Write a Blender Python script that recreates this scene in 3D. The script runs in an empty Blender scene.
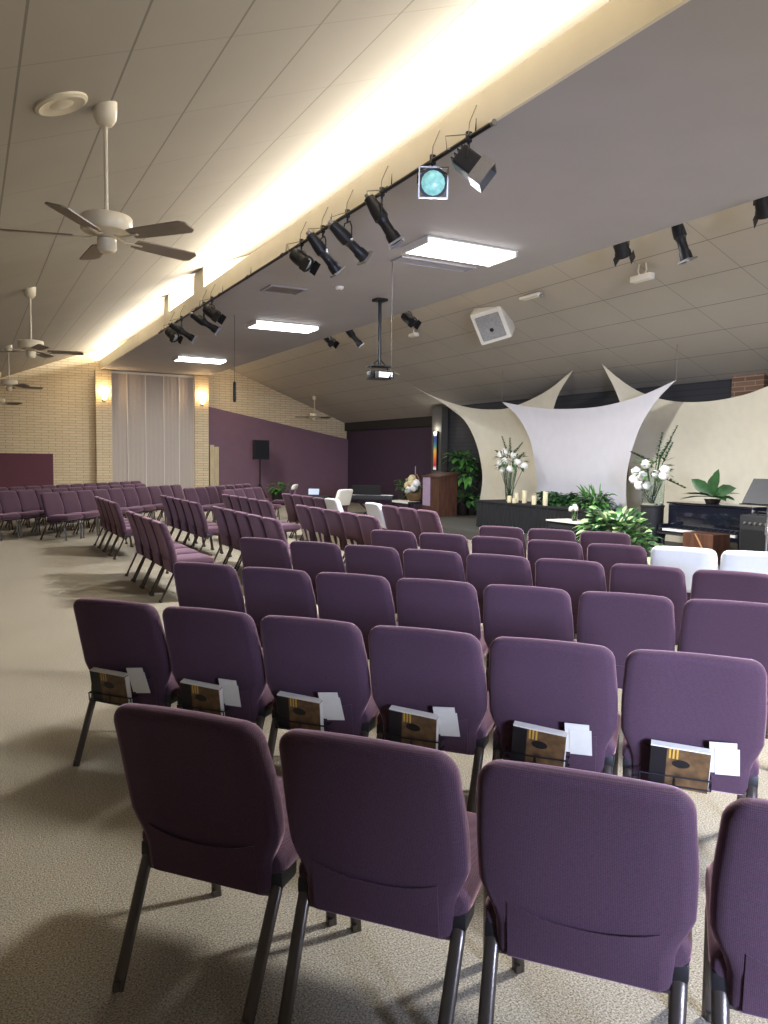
import bpy, bmesh, math, random
from mathutils import Vector, Matrix
random.seed(7)
COL = bpy.context.scene.collection
SC = bpy.context.scene
PI = math.pi
V = Vector

# ------------------------------------------------------------------ materials
def lin(c):
    return tuple((x/12.92 if x <= .04045 else ((x+.055)/1.055)**2.4) for x in [k/255. for k in c])

def new_mat(name):
    m = bpy.data.materials.new(name); m.use_nodes = True
    nt = m.node_tree
    return m, nt, nt.nodes['Principled BSDF']

def mat(name, rgb, rough=.6, metal=0., noise=0., nscale=40., bump=0., sheen=0., trans=0., emit=None, estr=0., coat=0., alpha=1.):
    m, nt, b = new_mat(name)
    c = lin(rgb)
    b.inputs['Base Color'].default_value = (*c, 1)
    b.inputs['Roughness'].default_value = rough
    b.inputs['Metallic'].default_value = metal
    b.inputs['Sheen Weight'].default_value = sheen
    b.inputs['Sheen Roughness'].default_value = .4
    b.inputs['Transmission Weight'].default_value = trans
    b.inputs['Coat Weight'].default_value = coat
    if emit:
        b.inputs['Emission Color'].default_value = (*lin(emit), 1)
        b.inputs['Emission Strength'].default_value = estr
    if noise or bump:
        tc = nt.nodes.new('ShaderNodeTexCoord')
        n = nt.nodes.new('ShaderNodeTexNoise'); n.inputs['Scale'].default_value = nscale; n.inputs['Detail'].default_value = 4
        nt.links.new(tc.outputs['Object'], n.inputs['Vector'])
        if noise:
            r = nt.nodes.new('ShaderNodeValToRGB')
            r.color_ramp.elements[0].position = .3; r.color_ramp.elements[1].position = .7
            r.color_ramp.elements[0].color = (*[x*(1-noise) for x in c], 1)
            r.color_ramp.elements[1].color = (*[min(1, x*(1+noise)) for x in c], 1)
            nt.links.new(n.outputs['Fac'], r.inputs['Fac']); nt.links.new(r.outputs['Color'], b.inputs['Base Color'])
        if bump:
            bp = nt.nodes.new('ShaderNodeBump'); bp.inputs['Strength'].default_value = bump; bp.inputs['Distance'].default_value = .01
            nt.links.new(n.outputs['Fac'], bp.inputs['Height']); nt.links.new(bp.outputs['Normal'], b.inputs['Normal'])
    return m

def math_node(nt, op, a, b=None, c=None):
    n = nt.nodes.new('ShaderNodeMath'); n.operation = op
    for i, v in enumerate((a, b, c)):
        if v is None: continue
        if isinstance(v, (int, float)): n.inputs[i].default_value = v
        else: nt.links.new(v, n.inputs[i])
    return n.outputs[0]

def tile_mat(name, rgb, line, x0, dx, y0, dy, wx=.014, wy=.008, stagger=False):
    """painted ceiling panels with seams every dx along X and dy along Y"""
    m, nt, b = new_mat(name)
    tc = nt.nodes.new('ShaderNodeTexCoord'); sp = nt.nodes.new('ShaderNodeSeparateXYZ')
    nt.links.new(tc.outputs['Object'], sp.inputs[0])
    def grid(sock, o, d, w):
        t = math_node(nt, 'FRACT', math_node(nt, 'DIVIDE', math_node(nt, 'SUBTRACT', sock, o - w/2 + 100*d*0), d))
        return math_node(nt, 'LESS_THAN', t, w/d)
    gx = grid(sp.outputs[0], x0, dx, wx); gy = grid(sp.outputs[1], y0, dy, wy)
    gy2 = math_node(nt, 'MULTIPLY', gy, .55)
    g = math_node(nt, 'MAXIMUM', gx, gy2)
    n = nt.nodes.new('ShaderNodeTexNoise'); n.inputs['Scale'].default_value = 1.3; n.inputs['Detail'].default_value = 3
    nt.links.new(tc.outputs['Object'], n.inputs['Vector'])
    r = nt.nodes.new('ShaderNodeValToRGB'); c = lin(rgb)
    r.color_ramp.elements[0].color = (*[x*.93 for x in c], 1); r.color_ramp.elements[1].color = (*[x*1.06 for x in c], 1)
    nt.links.new(n.outputs['Fac'], r.inputs['Fac'])
    mx = nt.nodes.new('ShaderNodeMixRGB'); mx.inputs[2].default_value = (*lin(line), 1)
    nt.links.new(g, mx.inputs[0]); nt.links.new(r.outputs['Color'], mx.inputs[1]); nt.links.new(mx.outputs[0], b.inputs['Base Color'])
    b.inputs['Roughness'].default_value = .75
    n2 = nt.nodes.new('ShaderNodeTexNoise'); n2.inputs['Scale'].default_value = 60
    nt.links.new(tc.outputs['Object'], n2.inputs['Vector'])
    h = math_node(nt, 'ADD', math_node(nt, 'MULTIPLY', g, -1.0), math_node(nt, 'MULTIPLY', n2.outputs['Fac'], .15))
    bp = nt.nodes.new('ShaderNodeBump'); bp.inputs['Strength'].default_value = .35; bp.inputs['Distance'].default_value = .01
    nt.links.new(h, bp.inputs['Height']); nt.links.new(bp.outputs['Normal'], b.inputs['Normal'])
    return m

def brick_mat(name, c1, c2, mortar, axis='X'):
    m, nt, b = new_mat(name)
    tc = nt.nodes.new('ShaderNodeTexCoord'); sp = nt.nodes.new('ShaderNodeSeparateXYZ'); cb = nt.nodes.new('ShaderNodeCombineXYZ')
    nt.links.new(tc.outputs['Object'], sp.inputs[0])
    if axis == 'X': u = math_node(nt, 'ADD', sp.outputs[0], sp.outputs[1])
    else: u = sp.outputs[1]
    nt.links.new(u, cb.inputs[0]); nt.links.new(sp.outputs[2], cb.inputs[1])
    br = nt.nodes.new('ShaderNodeTexBrick')
    br.inputs['Scale'].default_value = 1; br.inputs['Brick Width'].default_value = .40; br.inputs['Row Height'].default_value = .082
    br.inputs['Mortar Size'].default_value = .009; br.inputs['Mortar Smooth'].default_value = .3
    br.inputs['Color1'].default_value = (*lin(c1), 1); br.inputs['Color2'].default_value = (*lin(c2), 1); br.inputs['Mortar'].default_value = (*lin(mortar), 1)
    nt.links.new(cb.outputs[0], br.inputs['Vector']); nt.links.new(br.outputs['Color'], b.inputs['Base Color'])
    bp = nt.nodes.new('ShaderNodeBump'); bp.inputs['Strength'].default_value = .6; bp.inputs['Distance'].default_value = .01; bp.invert = True
    nt.links.new(br.outputs['Fac'], bp.inputs['Height']); nt.links.new(bp.outputs['Normal'], b.inputs['Normal'])
    b.inputs['Roughness'].default_value = .8
    return m

def carpet_mat():
    m, nt, b = new_mat('carpet')
    tc = nt.nodes.new('ShaderNodeTexCoord')
    n = nt.nodes.new('ShaderNodeTexNoise'); n.inputs['Scale'].default_value = 150; n.inputs['Detail'].default_value = 6; n.inputs['Roughness'].default_value = .7
    n2 = nt.nodes.new('ShaderNodeTexNoise'); n2.inputs['Scale'].default_value = 1.1; n2.inputs['Detail'].default_value = 3
    for k in (n, n2): nt.links.new(tc.outputs['Object'], k.inputs['Vector'])
    r = nt.nodes.new('ShaderNodeValToRGB'); e = r.color_ramp.elements
    e[0].position = .36; e[1].position = .66
    e[0].color = (*lin((84, 76, 62)), 1); e[1].color = (*lin((208, 197, 174)), 1)
    nt.links.new(n.outputs['Fac'], r.inputs['Fac'])
    r2 = nt.nodes.new('ShaderNodeValToRGB')
    r2.color_ramp.elements[0].color = (.86, .85, .84, 1); r2.color_ramp.elements[1].color = (1.08, 1.08, 1.08, 1)
    nt.links.new(n2.outputs['Fac'], r2.inputs['Fac'])
    mx = nt.nodes.new('ShaderNodeMixRGB'); mx.blend_type = 'MULTIPLY'; mx.inputs[0].default_value = 1
    nt.links.new(r.outputs['Color'], mx.inputs[1]); nt.links.new(r2.outputs['Color'], mx.inputs[2])
    nt.links.new(mx.outputs[0], b.inputs['Base Color'])
    bp = nt.nodes.new('ShaderNodeBump'); bp.inputs['Strength'].default_value = .5; bp.inputs['Distance'].default_value = .012
    nt.links.new(n.outputs['Fac'], bp.inputs['Height']); nt.links.new(bp.outputs['Normal'], b.inputs['Normal'])
    b.inputs['Roughness'].default_value = .95
    return m

def fabric_mat():
    m, nt, b = new_mat('purple_fabric')
    tc = nt.nodes.new('ShaderNodeTexCoord')
    n = nt.nodes.new('ShaderNodeTexNoise'); n.inputs['Scale'].default_value = 220; n.inputs['Detail'].default_value = 2
    nt.links.new(tc.outputs['Object'], n.inputs['Vector'])
    w1 = nt.nodes.new('ShaderNodeTexWave'); w1.bands_direction = 'X'; w1.inputs['Scale'].default_value = 75
    w2 = nt.nodes.new('ShaderNodeTexWave'); w2.bands_direction = 'Z'; w2.inputs['Scale'].default_value = 75
    for w in (w1, w2): nt.links.new(tc.outputs['Object'], w.inputs['Vector'])
    wv = math_node(nt, 'ADD', math_node(nt, 'MULTIPLY', w1.outputs['Fac'], .5), math_node(nt, 'MULTIPLY', w2.outputs['Fac'], .5))
    mixv = math_node(nt, 'ADD', math_node(nt, 'MULTIPLY', wv, .5), math_node(nt, 'MULTIPLY', n.outputs['Fac'], .5))
    r = nt.nodes.new('ShaderNodeValToRGB')
    r.color_ramp.elements[0].position = .25; r.color_ramp.elements[1].position = .75
    r.color_ramp.elements[0].color = (*lin((59, 41, 51)), 1); r.color_ramp.elements[1].color = (*lin((88, 64, 76)), 1)
    nt.links.new(mixv, r.inputs['Fac']); nt.links.new(r.outputs['Color'], b.inputs['Base Color'])
    bp = nt.nodes.new('ShaderNodeBump'); bp.inputs['Strength'].default_value = .15; bp.inputs['Distance'].default_value = .002
    nt.links.new(mixv, bp.inputs['Height']); nt.links.new(bp.outputs['Normal'], b.inputs['Normal'])
    b.inputs['Roughness'].default_value = .9
    b.inputs['Sheen Weight'].default_value = .75; b.inputs['Sheen Roughness'].default_value = .35
    b.inputs['Sheen Tint'].default_value = (*lin((235, 190, 205)), 1)
    b.inputs['Specular IOR Level'].default_value = .2
    return m

def ramp_mat(name, stops, z0, z1, rough=.4, estr=0.):
    m, nt, b = new_mat(name)
    tc = nt.nodes.new('ShaderNodeTexCoord'); sp = nt.nodes.new('ShaderNodeSeparateXYZ')
    nt.links.new(tc.outputs['Object'], sp.inputs[0])
    mr = nt.nodes.new('ShaderNodeMapRange'); mr.inputs[1].default_value = z0; mr.inputs[2].default_value = z1
    nt.links.new(sp.outputs[2], mr.inputs[0])
    r = nt.nodes.new('ShaderNodeValToRGB'); e = r.color_ramp.elements
    while len(e) < len(stops): e.new(.5)
    for k, (p, c) in enumerate(stops): e[k].position = p; e[k].color = (*lin(c), 1)
    nt.links.new(mr.outputs[0], r.inputs['Fac']); nt.links.new(r.outputs['Color'], b.inputs['Base Color'])
    if estr:
        nt.links.new(r.outputs['Color'], b.inputs['Emission Color']); b.inputs['Emission Strength'].default_value = estr
    b.inputs['Roughness'].default_value = rough
    return m

def siding_mat():
    m, nt, b = new_mat('dark_siding')
    tc = nt.nodes.new('ShaderNodeTexCoord'); sp = nt.nodes.new('ShaderNodeSeparateXYZ')
    nt.links.new(tc.outputs['Object'], sp.inputs[0])
    t = math_node(nt, 'FRACT', math_node(nt, 'DIVIDE', sp.outputs[2], .11))
    g = math_node(nt, 'LESS_THAN', t, .12)
    mx = nt.nodes.new('ShaderNodeMixRGB'); mx.inputs[1].default_value = (*lin((44, 45, 50)), 1); mx.inputs[2].default_value = (*lin((26, 26, 30)), 1)
    nt.links.new(g, mx.inputs[0]); nt.links.new(mx.outputs[0], b.inputs['Base Color'])
    b.inputs['Roughness'].default_value = .7
    return m

def wood_mat(name, a, c, scale=6., rough=.45):
    m, nt, b = new_mat(name)
    tc = nt.nodes.new('ShaderNodeTexCoord'); mp = nt.nodes.new('ShaderNodeMapping'); mp.inputs['Scale'].default_value = (scale, scale, scale*.15)
    n = nt.nodes.new('ShaderNodeTexNoise'); n.inputs['Scale'].default_value = 3; n.inputs['Detail'].default_value = 6
    nt.links.new(tc.outputs['Object'], mp.inputs[0]); nt.links.new(mp.outputs[0], n.inputs['Vector'])
    r = nt.nodes.new('ShaderNodeValToRGB'); r.color_ramp.elements[0].position = .3; r.color_ramp.elements[1].position = .7
    r.color_ramp.elements[0].color = (*lin(a), 1); r.color_ramp.elements[1].color = (*lin(c), 1)
    nt.links.new(n.outputs['Fac'], r.inputs['Fac']); nt.links.new(r.outputs['Color'], b.inputs['Base Color'])
    b.inputs['Roughness'].default_value = rough
    return m

M = {}
M['fabric'] = fabric_mat()
M['bronze'] = mat('bronze_metal', (96, 88, 80), .28, .7, bump=.05, nscale=90)
M['black_plastic'] = mat('black_plastic', (28, 26, 27), .5, noise=.1)
M['carpet'] = carpet_mat()
M['ceilL'] = tile_mat('ceiling_panels', (162, 152, 134), (120, 111, 96), .28, .567, 4.57, 1.15)
M['ceilR'] = tile_mat('ceiling_panels_stage', (176, 169, 157), (116, 110, 102), 8.36, .66, 6.89, 1.25, .012, .016)
M['soffit'] = mat('soffit_paint', (164, 160, 162), .7, noise=.03, nscale=2, bump=.05)
M['cream'] = mat('cream_paint', (226, 218, 196), .6, noise=.03, nscale=3)
M['brick'] = brick_mat('cream_brick', (228, 210, 174), (220, 200, 162), (184, 160, 122))
M['redbrick'] = brick_mat('brown_brick', (128, 96, 74), (108, 78, 60), (150, 134, 116), 'Y')
M['purple'] = mat('purple_paint', (124, 92, 104), .65, noise=.04, nscale=4, bump=.05)
M['plum'] = mat('plum_panel', (92, 46, 58), .7, noise=.05, nscale=4)
M['darkpurple'] = mat('dark_purple_paint', (62, 42, 62), .7, noise=.05, nscale=4)
M['black'] = mat('black_paint', (24, 23, 25), .6, noise=.1, nscale=8)
M['siding'] = siding_mat()
M['greycol'] = mat('grey_paint', (84, 80, 74), .7, noise=.05)
M['white_wall'] = mat('plain_wall_paint', (205, 198, 184), .8, noise=.03, nscale=3)
M['stagecarpet'] = mat('stage_carpet', (74, 72, 66), .95, noise=.25, nscale=60, bump=.2)
M['curtain'] = mat('panel_cloth', (186, 174, 162), .8, noise=.03, nscale=30, bump=.05)
M['trimwhite'] = mat('white_enamel', (226, 222, 210), .4, noise=.02)
M['fanwhite'] = mat('almond_enamel', (214, 200, 168), .35, noise=.02)
M['fanblade'] = mat('taupe_blade', (128, 112, 92), .45, noise=.06, nscale=12)
M['blackmetal'] = mat('black_metal', (30, 30, 32), .45, .3, noise=.1)
M['steel'] = mat('grey_steel', (150, 148, 144), .35, .8, noise=.05)
M['pipe'] = mat('dark_pipe', (46, 42, 42), .5, .4, noise=.1)
M['cable'] = mat('grey_cable', (120, 112, 98), .6, noise=.05)
M['teal'] = mat('teal_gel', (150, 214, 208), .25, noise=.25, nscale=25, emit=(150, 220, 210), estr=.25)
M['lens'] = mat('lens_glass', (140, 140, 136), .12, noise=.05)
M['diffuser'] = mat('lit_diffuser', (255, 255, 250), .5, emit=(250, 250, 255), estr=7., noise=.01)
M['grille'] = mat('tan_grille', (120, 108, 96), .6, noise=.1, nscale=60)
M['sail'] = mat('cream_stretch_cloth', (214, 206, 184), .75, noise=.03, nscale=6, bump=.03)
M['sailwhite'] = mat('white_stretch_cloth', (206, 203, 207), .75, noise=.02, nscale=6, bump=.03)
M['leaf'] = mat('leaf_green', (84, 138, 62), .4, noise=.35, nscale=9)
M['leafdark'] = mat('leaf_dark_green', (48, 84, 46), .4, noise=.4, nscale=9)
M['leafpale'] = mat('leaf_variegated', (158, 182, 126), .45, noise=.25, nscale=14)
M['stem'] = mat('brown_stem', (86, 70, 44), .7, noise=.2)
M['petal'] = mat('white_petal', (244, 240, 232), .6, noise=.04, nscale=20)
M['petalcream'] = mat('cream_petal', (226, 206, 160), .6, noise=.08, nscale=20)
M['glass'] = mat('clear_glass', (236, 244, 240), .03, trans=1., noise=.01)
M['candle'] = mat('ivory_wax', (232, 218, 176), .5, noise=.04)
M['pot'] = mat('dark_pot', (36, 32, 30), .5, noise=.1)
M['terra'] = mat('clay_pot', (112, 78, 54), .7, noise=.15)
M['blackcloth'] = mat('black_cloth', (27, 27, 29), .9, noise=.1, nscale=30, bump=.1)
M['whitecloth'] = mat('white_cloth', (232, 228, 214), .85, noise=.03, nscale=30, bump=.06)
M['slip'] = mat('white_slipcover', (226, 228, 224), .85, noise=.02, nscale=30, bump=.05)
M['gloss'] = mat('black_lacquer', (22, 24, 34), .12, noise=.1, coat=.6)
M['ivory'] = mat('white_keys', (236, 234, 226), .3, noise=.02)
M['wood'] = wood_mat('reddish_wood', (62, 38, 28), (98, 62, 44))
M['lightwood'] = wood_mat('tan_wood', (146, 104, 62), (186, 142, 92))
M['beige'] = wood_mat('beige_board', (188, 168, 130), (206, 188, 152))
M['lilac'] = mat('lilac_cloth', (168, 146, 168), .8, noise=.08, nscale=15)
M['paper'] = mat('white_paper', (222, 216, 200), .8, noise=.03, nscale=30)
M['wicker'] = mat('wicker', (124, 92, 58), .8, noise=.35, nscale=70, bump=.4)
M['rainbow'] = ramp_mat('stained_glass', [(0, (240, 230, 230)), (.1, (150, 40, 60)), (.3, (190, 90, 40)), (.5, (190, 150, 60)), (.62, (60, 120, 110)), (.75, (40, 70, 130)), (.88, (40, 50, 90)), (.93, (245, 245, 245))], 0, 1.06, .3, .5)
M['sconce'] = mat('lit_sconce_glass', (255, 236, 200), .4, emit=(255, 214, 150), estr=9., noise=.01)
M['screen'] = mat('grey_screen', (150, 150, 148), .4, noise=.15, nscale=25)

def book_mat():
    m, nt, b = new_mat('songbook_cover')
    tc = nt.nodes.new('ShaderNodeTexCoord'); sp = nt.nodes.new('ShaderNodeSeparateXYZ')
    nt.links.new(tc.outputs['Object'], sp.inputs[0])
    x, z = sp.outputs[0], sp.outputs[2]
    n = nt.nodes.new('ShaderNodeTexNoise'); n.inputs['Scale'].default_value = 22; n.inputs['Detail'].default_value = 3
    nt.links.new(tc.outputs['Object'], n.inputs['Vector'])
    r = nt.nodes.new('ShaderNodeValToRGB'); r.color_ramp.elements[0].position = .3; r.color_ramp.elements[1].position = .7
    r.color_ramp.elements[0].color = (*lin((62, 44, 28)), 1); r.color_ramp.elements[1].color = (*lin((118, 88, 54)), 1)
    nt.links.new(n.outputs['Fac'], r.inputs['Fac'])
    # yellow strokes on one side
    inx = math_node(nt, 'MULTIPLY', math_node(nt, 'GREATER_THAN', x, -.045), math_node(nt, 'LESS_THAN', x, -.005))
    inz = math_node(nt, 'MULTIPLY', math_node(nt, 'GREATER_THAN', z, .135), math_node(nt, 'LESS_THAN', z, .185))
    st = math_node(nt, 'LESS_THAN', math_node(nt, 'FRACT', math_node(nt, 'DIVIDE', x, .014)), .55)
    y = math_node(nt, 'MULTIPLY', math_node(nt, 'MULTIPLY', inx, inz), st)
    mx = nt.nodes.new('ShaderNodeMixRGB'); mx.inputs[2].default_value = (*lin((196, 152, 62)), 1)
    nt.links.new(y, mx.inputs[0]); nt.links.new(r.outputs['Color'], mx.inputs[1])
    # dark band and round dark hole
    dk = math_node(nt, 'LESS_THAN', x, -.05)
    dx = math_node(nt, 'DIVIDE', math_node(nt, 'SUBTRACT', x, .005), .034); dz = math_node(nt, 'DIVIDE', math_node(nt, 'SUBTRACT', z, .115), .018)
    rr = math_node(nt, 'ADD', math_node(nt, 'MULTIPLY', dx, dx), math_node(nt, 'MULTIPLY', dz, dz))
    d = math_node(nt, 'MAXIMUM', dk, math_node(nt, 'LESS_THAN', rr, 1.))
    m2 = nt.nodes.new('ShaderNodeMixRGB'); m2.inputs[2].default_value = (*lin((24, 20, 22)), 1)
    nt.links.new(d, m2.inputs[0]); nt.links.new(mx.outputs[0], m2.inputs[1]); nt.links.new(m2.outputs[0], b.inputs['Base Color'])
    b.inputs['Roughness'].default_value = .4
    return m
M['book'] = book_mat()

# ------------------------------------------------------------------ mesh helpers
def frame_for(d):
    d = d.normalized(); up = V((0, 0, 1)) if abs(d.z) < .95 else V((1, 0, 0))
    a = d.cross(up).normalized(); b = d.cross(a).normalized()
    return a, b

def add_rings(bm, rings, cap=True, closed=True):
    vs = [[bm.verts.new(p) for p in r] for r in rings]
    n = len(vs[0])
    for i in range(len(vs)-1):
        for j in range(n if closed else n-1):
            k = (j+1) % n
            bm.faces.new((vs[i][j], vs[i][k], vs[i+1][k], vs[i+1][j]))
    if cap and closed:
        bm.faces.new(vs[0][::-1]); bm.faces.new(vs[-1])
    return vs

def add_box(bm, c, s, rot=None, bev=0.):
    hx, hy, hz = s[0]/2, s[1]/2, s[2]/2
    R = rot if rot else Matrix.Identity(3)
    c = V(c)
    vs = [bm.verts.new(c + R @ V((x*hx, y*hy, z*hz))) for z in (-1, 1) for y in (-1, 1) for x in (-1, 1)]
    fs = [(0, 2, 3, 1), (4, 5, 7, 6), (0, 1, 5, 4), (2, 6, 7, 3), (0, 4, 6, 2), (1, 3, 7, 5)]
    faces = [bm.faces.new([vs[i] for i in f]) for f in fs]
    if bev > 0:
        es = list({e for f in faces for e in f.edges})
        bmesh.ops.bevel(bm, geom=es, offset=bev, segments=2, affect='EDGES', profile=.6)

def add_tube(bm, pts, r, seg=8, ry=None, cap=True):
    pts = [V(p) for p in pts]; rings = []
    rr = r if isinstance(r, (list, tuple)) else [r]*len(pts)
    prev = None
    for i, p in enumerate(pts):
        d = (pts[min(i+1, len(pts)-1)] - pts[max(i-1, 0)])
        if prev is None: a, b = frame_for(d)
        else:
            dn = d.normalized(); a = (prev - dn*prev.dot(dn)).normalized(); b = dn.cross(a).normalized()
        prev = a
        q = ry/r if ry else 1.
        rings.append([p + a*math.cos(t)*rr[i] + b*math.sin(t)*rr[i]*q for t in [2*PI*k/seg for k in range(seg)]])
    add_rings(bm, rings, cap)

def add_lathe(bm, prof, c=(0, 0, 0), seg=20, cap=True):
    c = V(c)
    add_rings(bm, [[c + V((max(r, .0005)*math.cos(t), max(r, .0005)*math.sin(t), z)) for t in [2*PI*k/seg for k in range(seg)]] for r, z in prof], cap)

def add_lathe_dir(bm, prof, o, d, seg=14):
    o = V(o); d = V(d).normalized(); a, b = frame_for(d)
    add_rings(bm, [[o + d*z + a*max(r, .0005)*math.cos(t) + b*max(r, .0005)*math.sin(t) for t in [2*PI*k/seg for k in range(seg)]] for r, z in prof])

def add_prism(bm, poly, h0, h1, axis='Z'):
    def P(u, v, h):
        return {'Z': V((u, v, h)), 'Y': V((u, h, v)), 'X': V((h, u, v))}[axis]
    lo = [bm.verts.new(P(u, v, h0)) for u, v in poly]; hi = [bm.verts.new(P(u, v, h1)) for u, v in poly]
    n = len(poly)
    bm.faces.new(lo[::-1]); bm.faces.new(hi)
    for i in range(n): bm.faces.new((lo[i], lo[(i+1) % n], hi[(i+1) % n], hi[i]))

def add_leaf(bm, base, d, up, L, w, curl=.3, mi=0):
    d = V(d).normalized(); s = d.cross(V(up))
    if s.length < .05: s = d.cross(V((1, 0, .2)))
    s.normalize(); n = s.cross(d).normalized()
    rows = []
    for t, ww in ((0, .08), (.3, .85), (.55, 1.), (.8, .62), (1, .03)):
        p = V(base) + d*L*t + V((0, 0, -1))*curl*L*t*t
        rows.append((bm.verts.new(p - s*w*ww*.5 + n*w*.12*ww), bm.verts.new(p), bm.verts.new(p + s*w*ww*.5 + n*w*.12*ww)))
    for a, b in zip(rows, rows[1:]):
        for k in (0, 1):
            f = bm.faces.new((a[k], a[k+1], b[k+1], b[k])); f.material_index = mi; f.smooth = True

def obj(name, bm, mats, parent=None, smooth=True, angle=40, loc=None, rot=None):
    bmesh.ops.recalc_face_normals(bm, faces=bm.faces[:])
    me = bpy.data.meshes.new(name); bm.to_mesh(me); bm.free()
    for k in (mats if isinstance(mats, (list, tuple)) else [mats]): me.materials.append(k)
    if smooth:
        for p in me.polygons: p.use_smooth = True
        try: me.set_sharp_from_angle(angle=math.radians(angle))
        except Exception: pass
    o = bpy.data.objects.new(name, me); COL.objects.link(o)
    if parent: o.parent = parent
    if loc: o.location = loc
    if rot is not None: o.rotation_euler = rot
    return o

def thing(name, label, cat, loc=(0, 0, 0), rz=0., group=None):
    o = bpy.data.objects.new(name, None); COL.objects.link(o); o.empty_display_size = .1
    o.location = loc; o.rotation_euler = (0, 0, rz); o['label'] = label; o['category'] = cat
    if group: o['group'] = group
    return o

def tag(o, label, cat, group=None):
    o['label'] = label; o['category'] = cat
    if group: o['group'] = group
    return o

def struct(name, bm, m, smooth=False):
    o = obj(name, bm, m, None, smooth); o['kind'] = 'structure'; return o

def dup(root, loc, rz, label, group=None):
    r = root.copy(); COL.objects.link(r); r.location = loc; r.rotation_euler = (0, 0, rz); r['label'] = label
    if group: r['group'] = group
    for ch in root.children:
        c = ch.copy(); COL.objects.link(c); c.parent = r
        for g in ch.children:
            d = g.copy(); COL.objects.link(d); d.parent = c
    return r

B = bmesh.new
ORD = ['first', 'second', 'third', 'fourth', 'fifth', 'sixth', 'seventh', 'eighth', 'ninth', 'tenth', 'eleventh', 'twelfth', 'thirteenth', 'fourteenth']

# ------------------------------------------------------------------ the room (X across the hall, Y along it, Z up)
XL, XR, XS = -1.42, 12.42, 11.85      # side wall, eave wall, wall behind the stage
YB, YF, YC = -1.0, 26.0, 18.75        # wall behind the camera, far gable, end of the stage wall
RX, RZ, SL = 5.36, 5.64, .39
ZC = lambda x: RZ - SL*abs(x - RX)
SZ, SX0, SX1, FT = 4.33, 3.76, 7.12, 4.62

bm = B(); add_box(bm, ((XL+XR)/2, (YB+YF)/2, -.06), (XR-XL+.6, YF-YB+.6, .12)); struct('floor', bm, M['carpet'])
for nm, x0, x1, mm in (('ceiling', XL-.2, RX, M['ceilL']), ('ceiling_stage_side', RX, XR+.2, M['ceilR'])):
    bm = B(); add_prism(bm, [(x0, ZC(x0)), (x1, ZC(x1)), (x1, ZC(x1)+.15), (x0, ZC(x0)+.15)], YB-.1, YF+.1, 'Y'); struct(nm, bm, mm)
bm = B(); add_box(bm, (XL-.06, (YB+YF)/2, 1.6), (.12, YF-YB, 3.2)); struct('wall_aisle_side', bm, M['greycol'])
bm = B(); add_prism(bm, [(XL, 0), (XR, 0), (XR, ZC(XR)), (RX, RZ), (XL, ZC(XL))], YF, YF+.15, 'Y'); struct('wall_far', bm, M['brick'])
# back wall behind the camera, with an added unseen lobby and glazed door
GX0, GX1, GZ, VY = 1.2, 3.6, 2.6, -3.6
DX0, DX1 = .2, 1.65  # lobby opening and door offset to keep daylight off the aisle-end chairs
bm = B()
add_box(bm, ((XL+GX0)/2, YB-.07, 1.75), (GX0-XL, .14, 3.5)); add_box(bm, ((GX1+XR)/2, YB-.07, 1.75), (XR-GX1, .14, 3.5))
add_box(bm, ((GX0+GX1)/2, YB-.07, (GZ+3.5)/2), (GX1-GX0, .14, 3.5-GZ)); add_prism(bm, [(XL, 3.5), (XR, 3.5), (RX, RZ+.1)], YB-.14, YB, 'Y')
struct('wall_back', bm, M['greycol'])
bm = B(); add_box(bm, (1.7, (VY+YB)/2, GZ+.05), (4.2, YB-VY+.2, .1)); struct('ceiling_added_lobby', bm, M['white_wall'])
bm = B(); add_box(bm, (-.35, (VY+YB)/2, GZ/2), (.1, YB-VY, GZ)); add_box(bm, (3.75, (VY+YB)/2, GZ/2), (.1, YB-VY, GZ))
add_box(bm, ((-.35+DX0)/2, VY, GZ/2), (DX0+.35, .1, GZ)); add_box(bm, ((DX1+3.75)/2, VY, GZ/2), (3.75-DX1, .1, GZ)); add_box(bm, ((DX0+DX1)/2, VY, 2.5), (DX1-DX0, .1, .2)); struct('wall_added_lobby', bm, M['greycol'])
bm = B(); add_box(bm, (1.7, (VY+YB)/2-.1, -.06), (4.2, YB-VY+.2, .12)); struct('floor_added_lobby', bm, M['carpet'])
bm = B()
for x in (DX0+.03, (DX0+DX1)/2, DX1-.03): add_box(bm, (x, VY, 1.2), (.06, .06, 2.4))
for z in (.05, 2.37): add_box(bm, ((DX0+DX1)/2, VY, z), (DX1-DX0, .06, .08))
struct('door_added', bm, M['blackmetal'])
bm = B(); add_box(bm, (XR+.06, (YC+YF)/2, 1.6), (.12, YF-YC+.1, 3.2)); struct('wall_eave', bm, M['darkpurple'])
bm = B(); add_box(bm, (XR-.05, (YC+YF)/2, 2.79), (.1, YF-YC-.04, .32)); struct('trim_1', bm, M['black'])
bm = B(); add_box(bm, (XS+.06, (YB+YC)/2, 1.6), (.12, YC-YB, 3.2)); add_box(bm, ((XS+XR)/2+.06, YC+.05, 1.6), (XR-XS, .1, 3.2)); struct('wall_stage', bm, M['siding'])
bm = B(); add_box(bm, (XS-.08, YC-.25, 1.55), (.26, .5, 2.75+.35)); struct('wall_column', bm, M['greycol'])
bm = B(); add_box(bm, (XS-.05, 8.75, 2.85), (.1, .62, .6)); struct('wall_pier_brick', bm, M['redbrick'])
# purple wall panel with its sloping top on the far gable, low plum screen wall
bm = B(); add_prism(bm, [(7.13, 0), (12.42, 0), (12.42, 2.32), (7.13, 3.32)], YF-.12, YF, 'Y'); struct('wall_far_purple', bm, M['purple'])
bm = B(); add_box(bm, (.45, 25.2, .83), (3.6, .14, 1.66), bev=.01); struct('wall_low_screen', bm, M['plum'])
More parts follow.
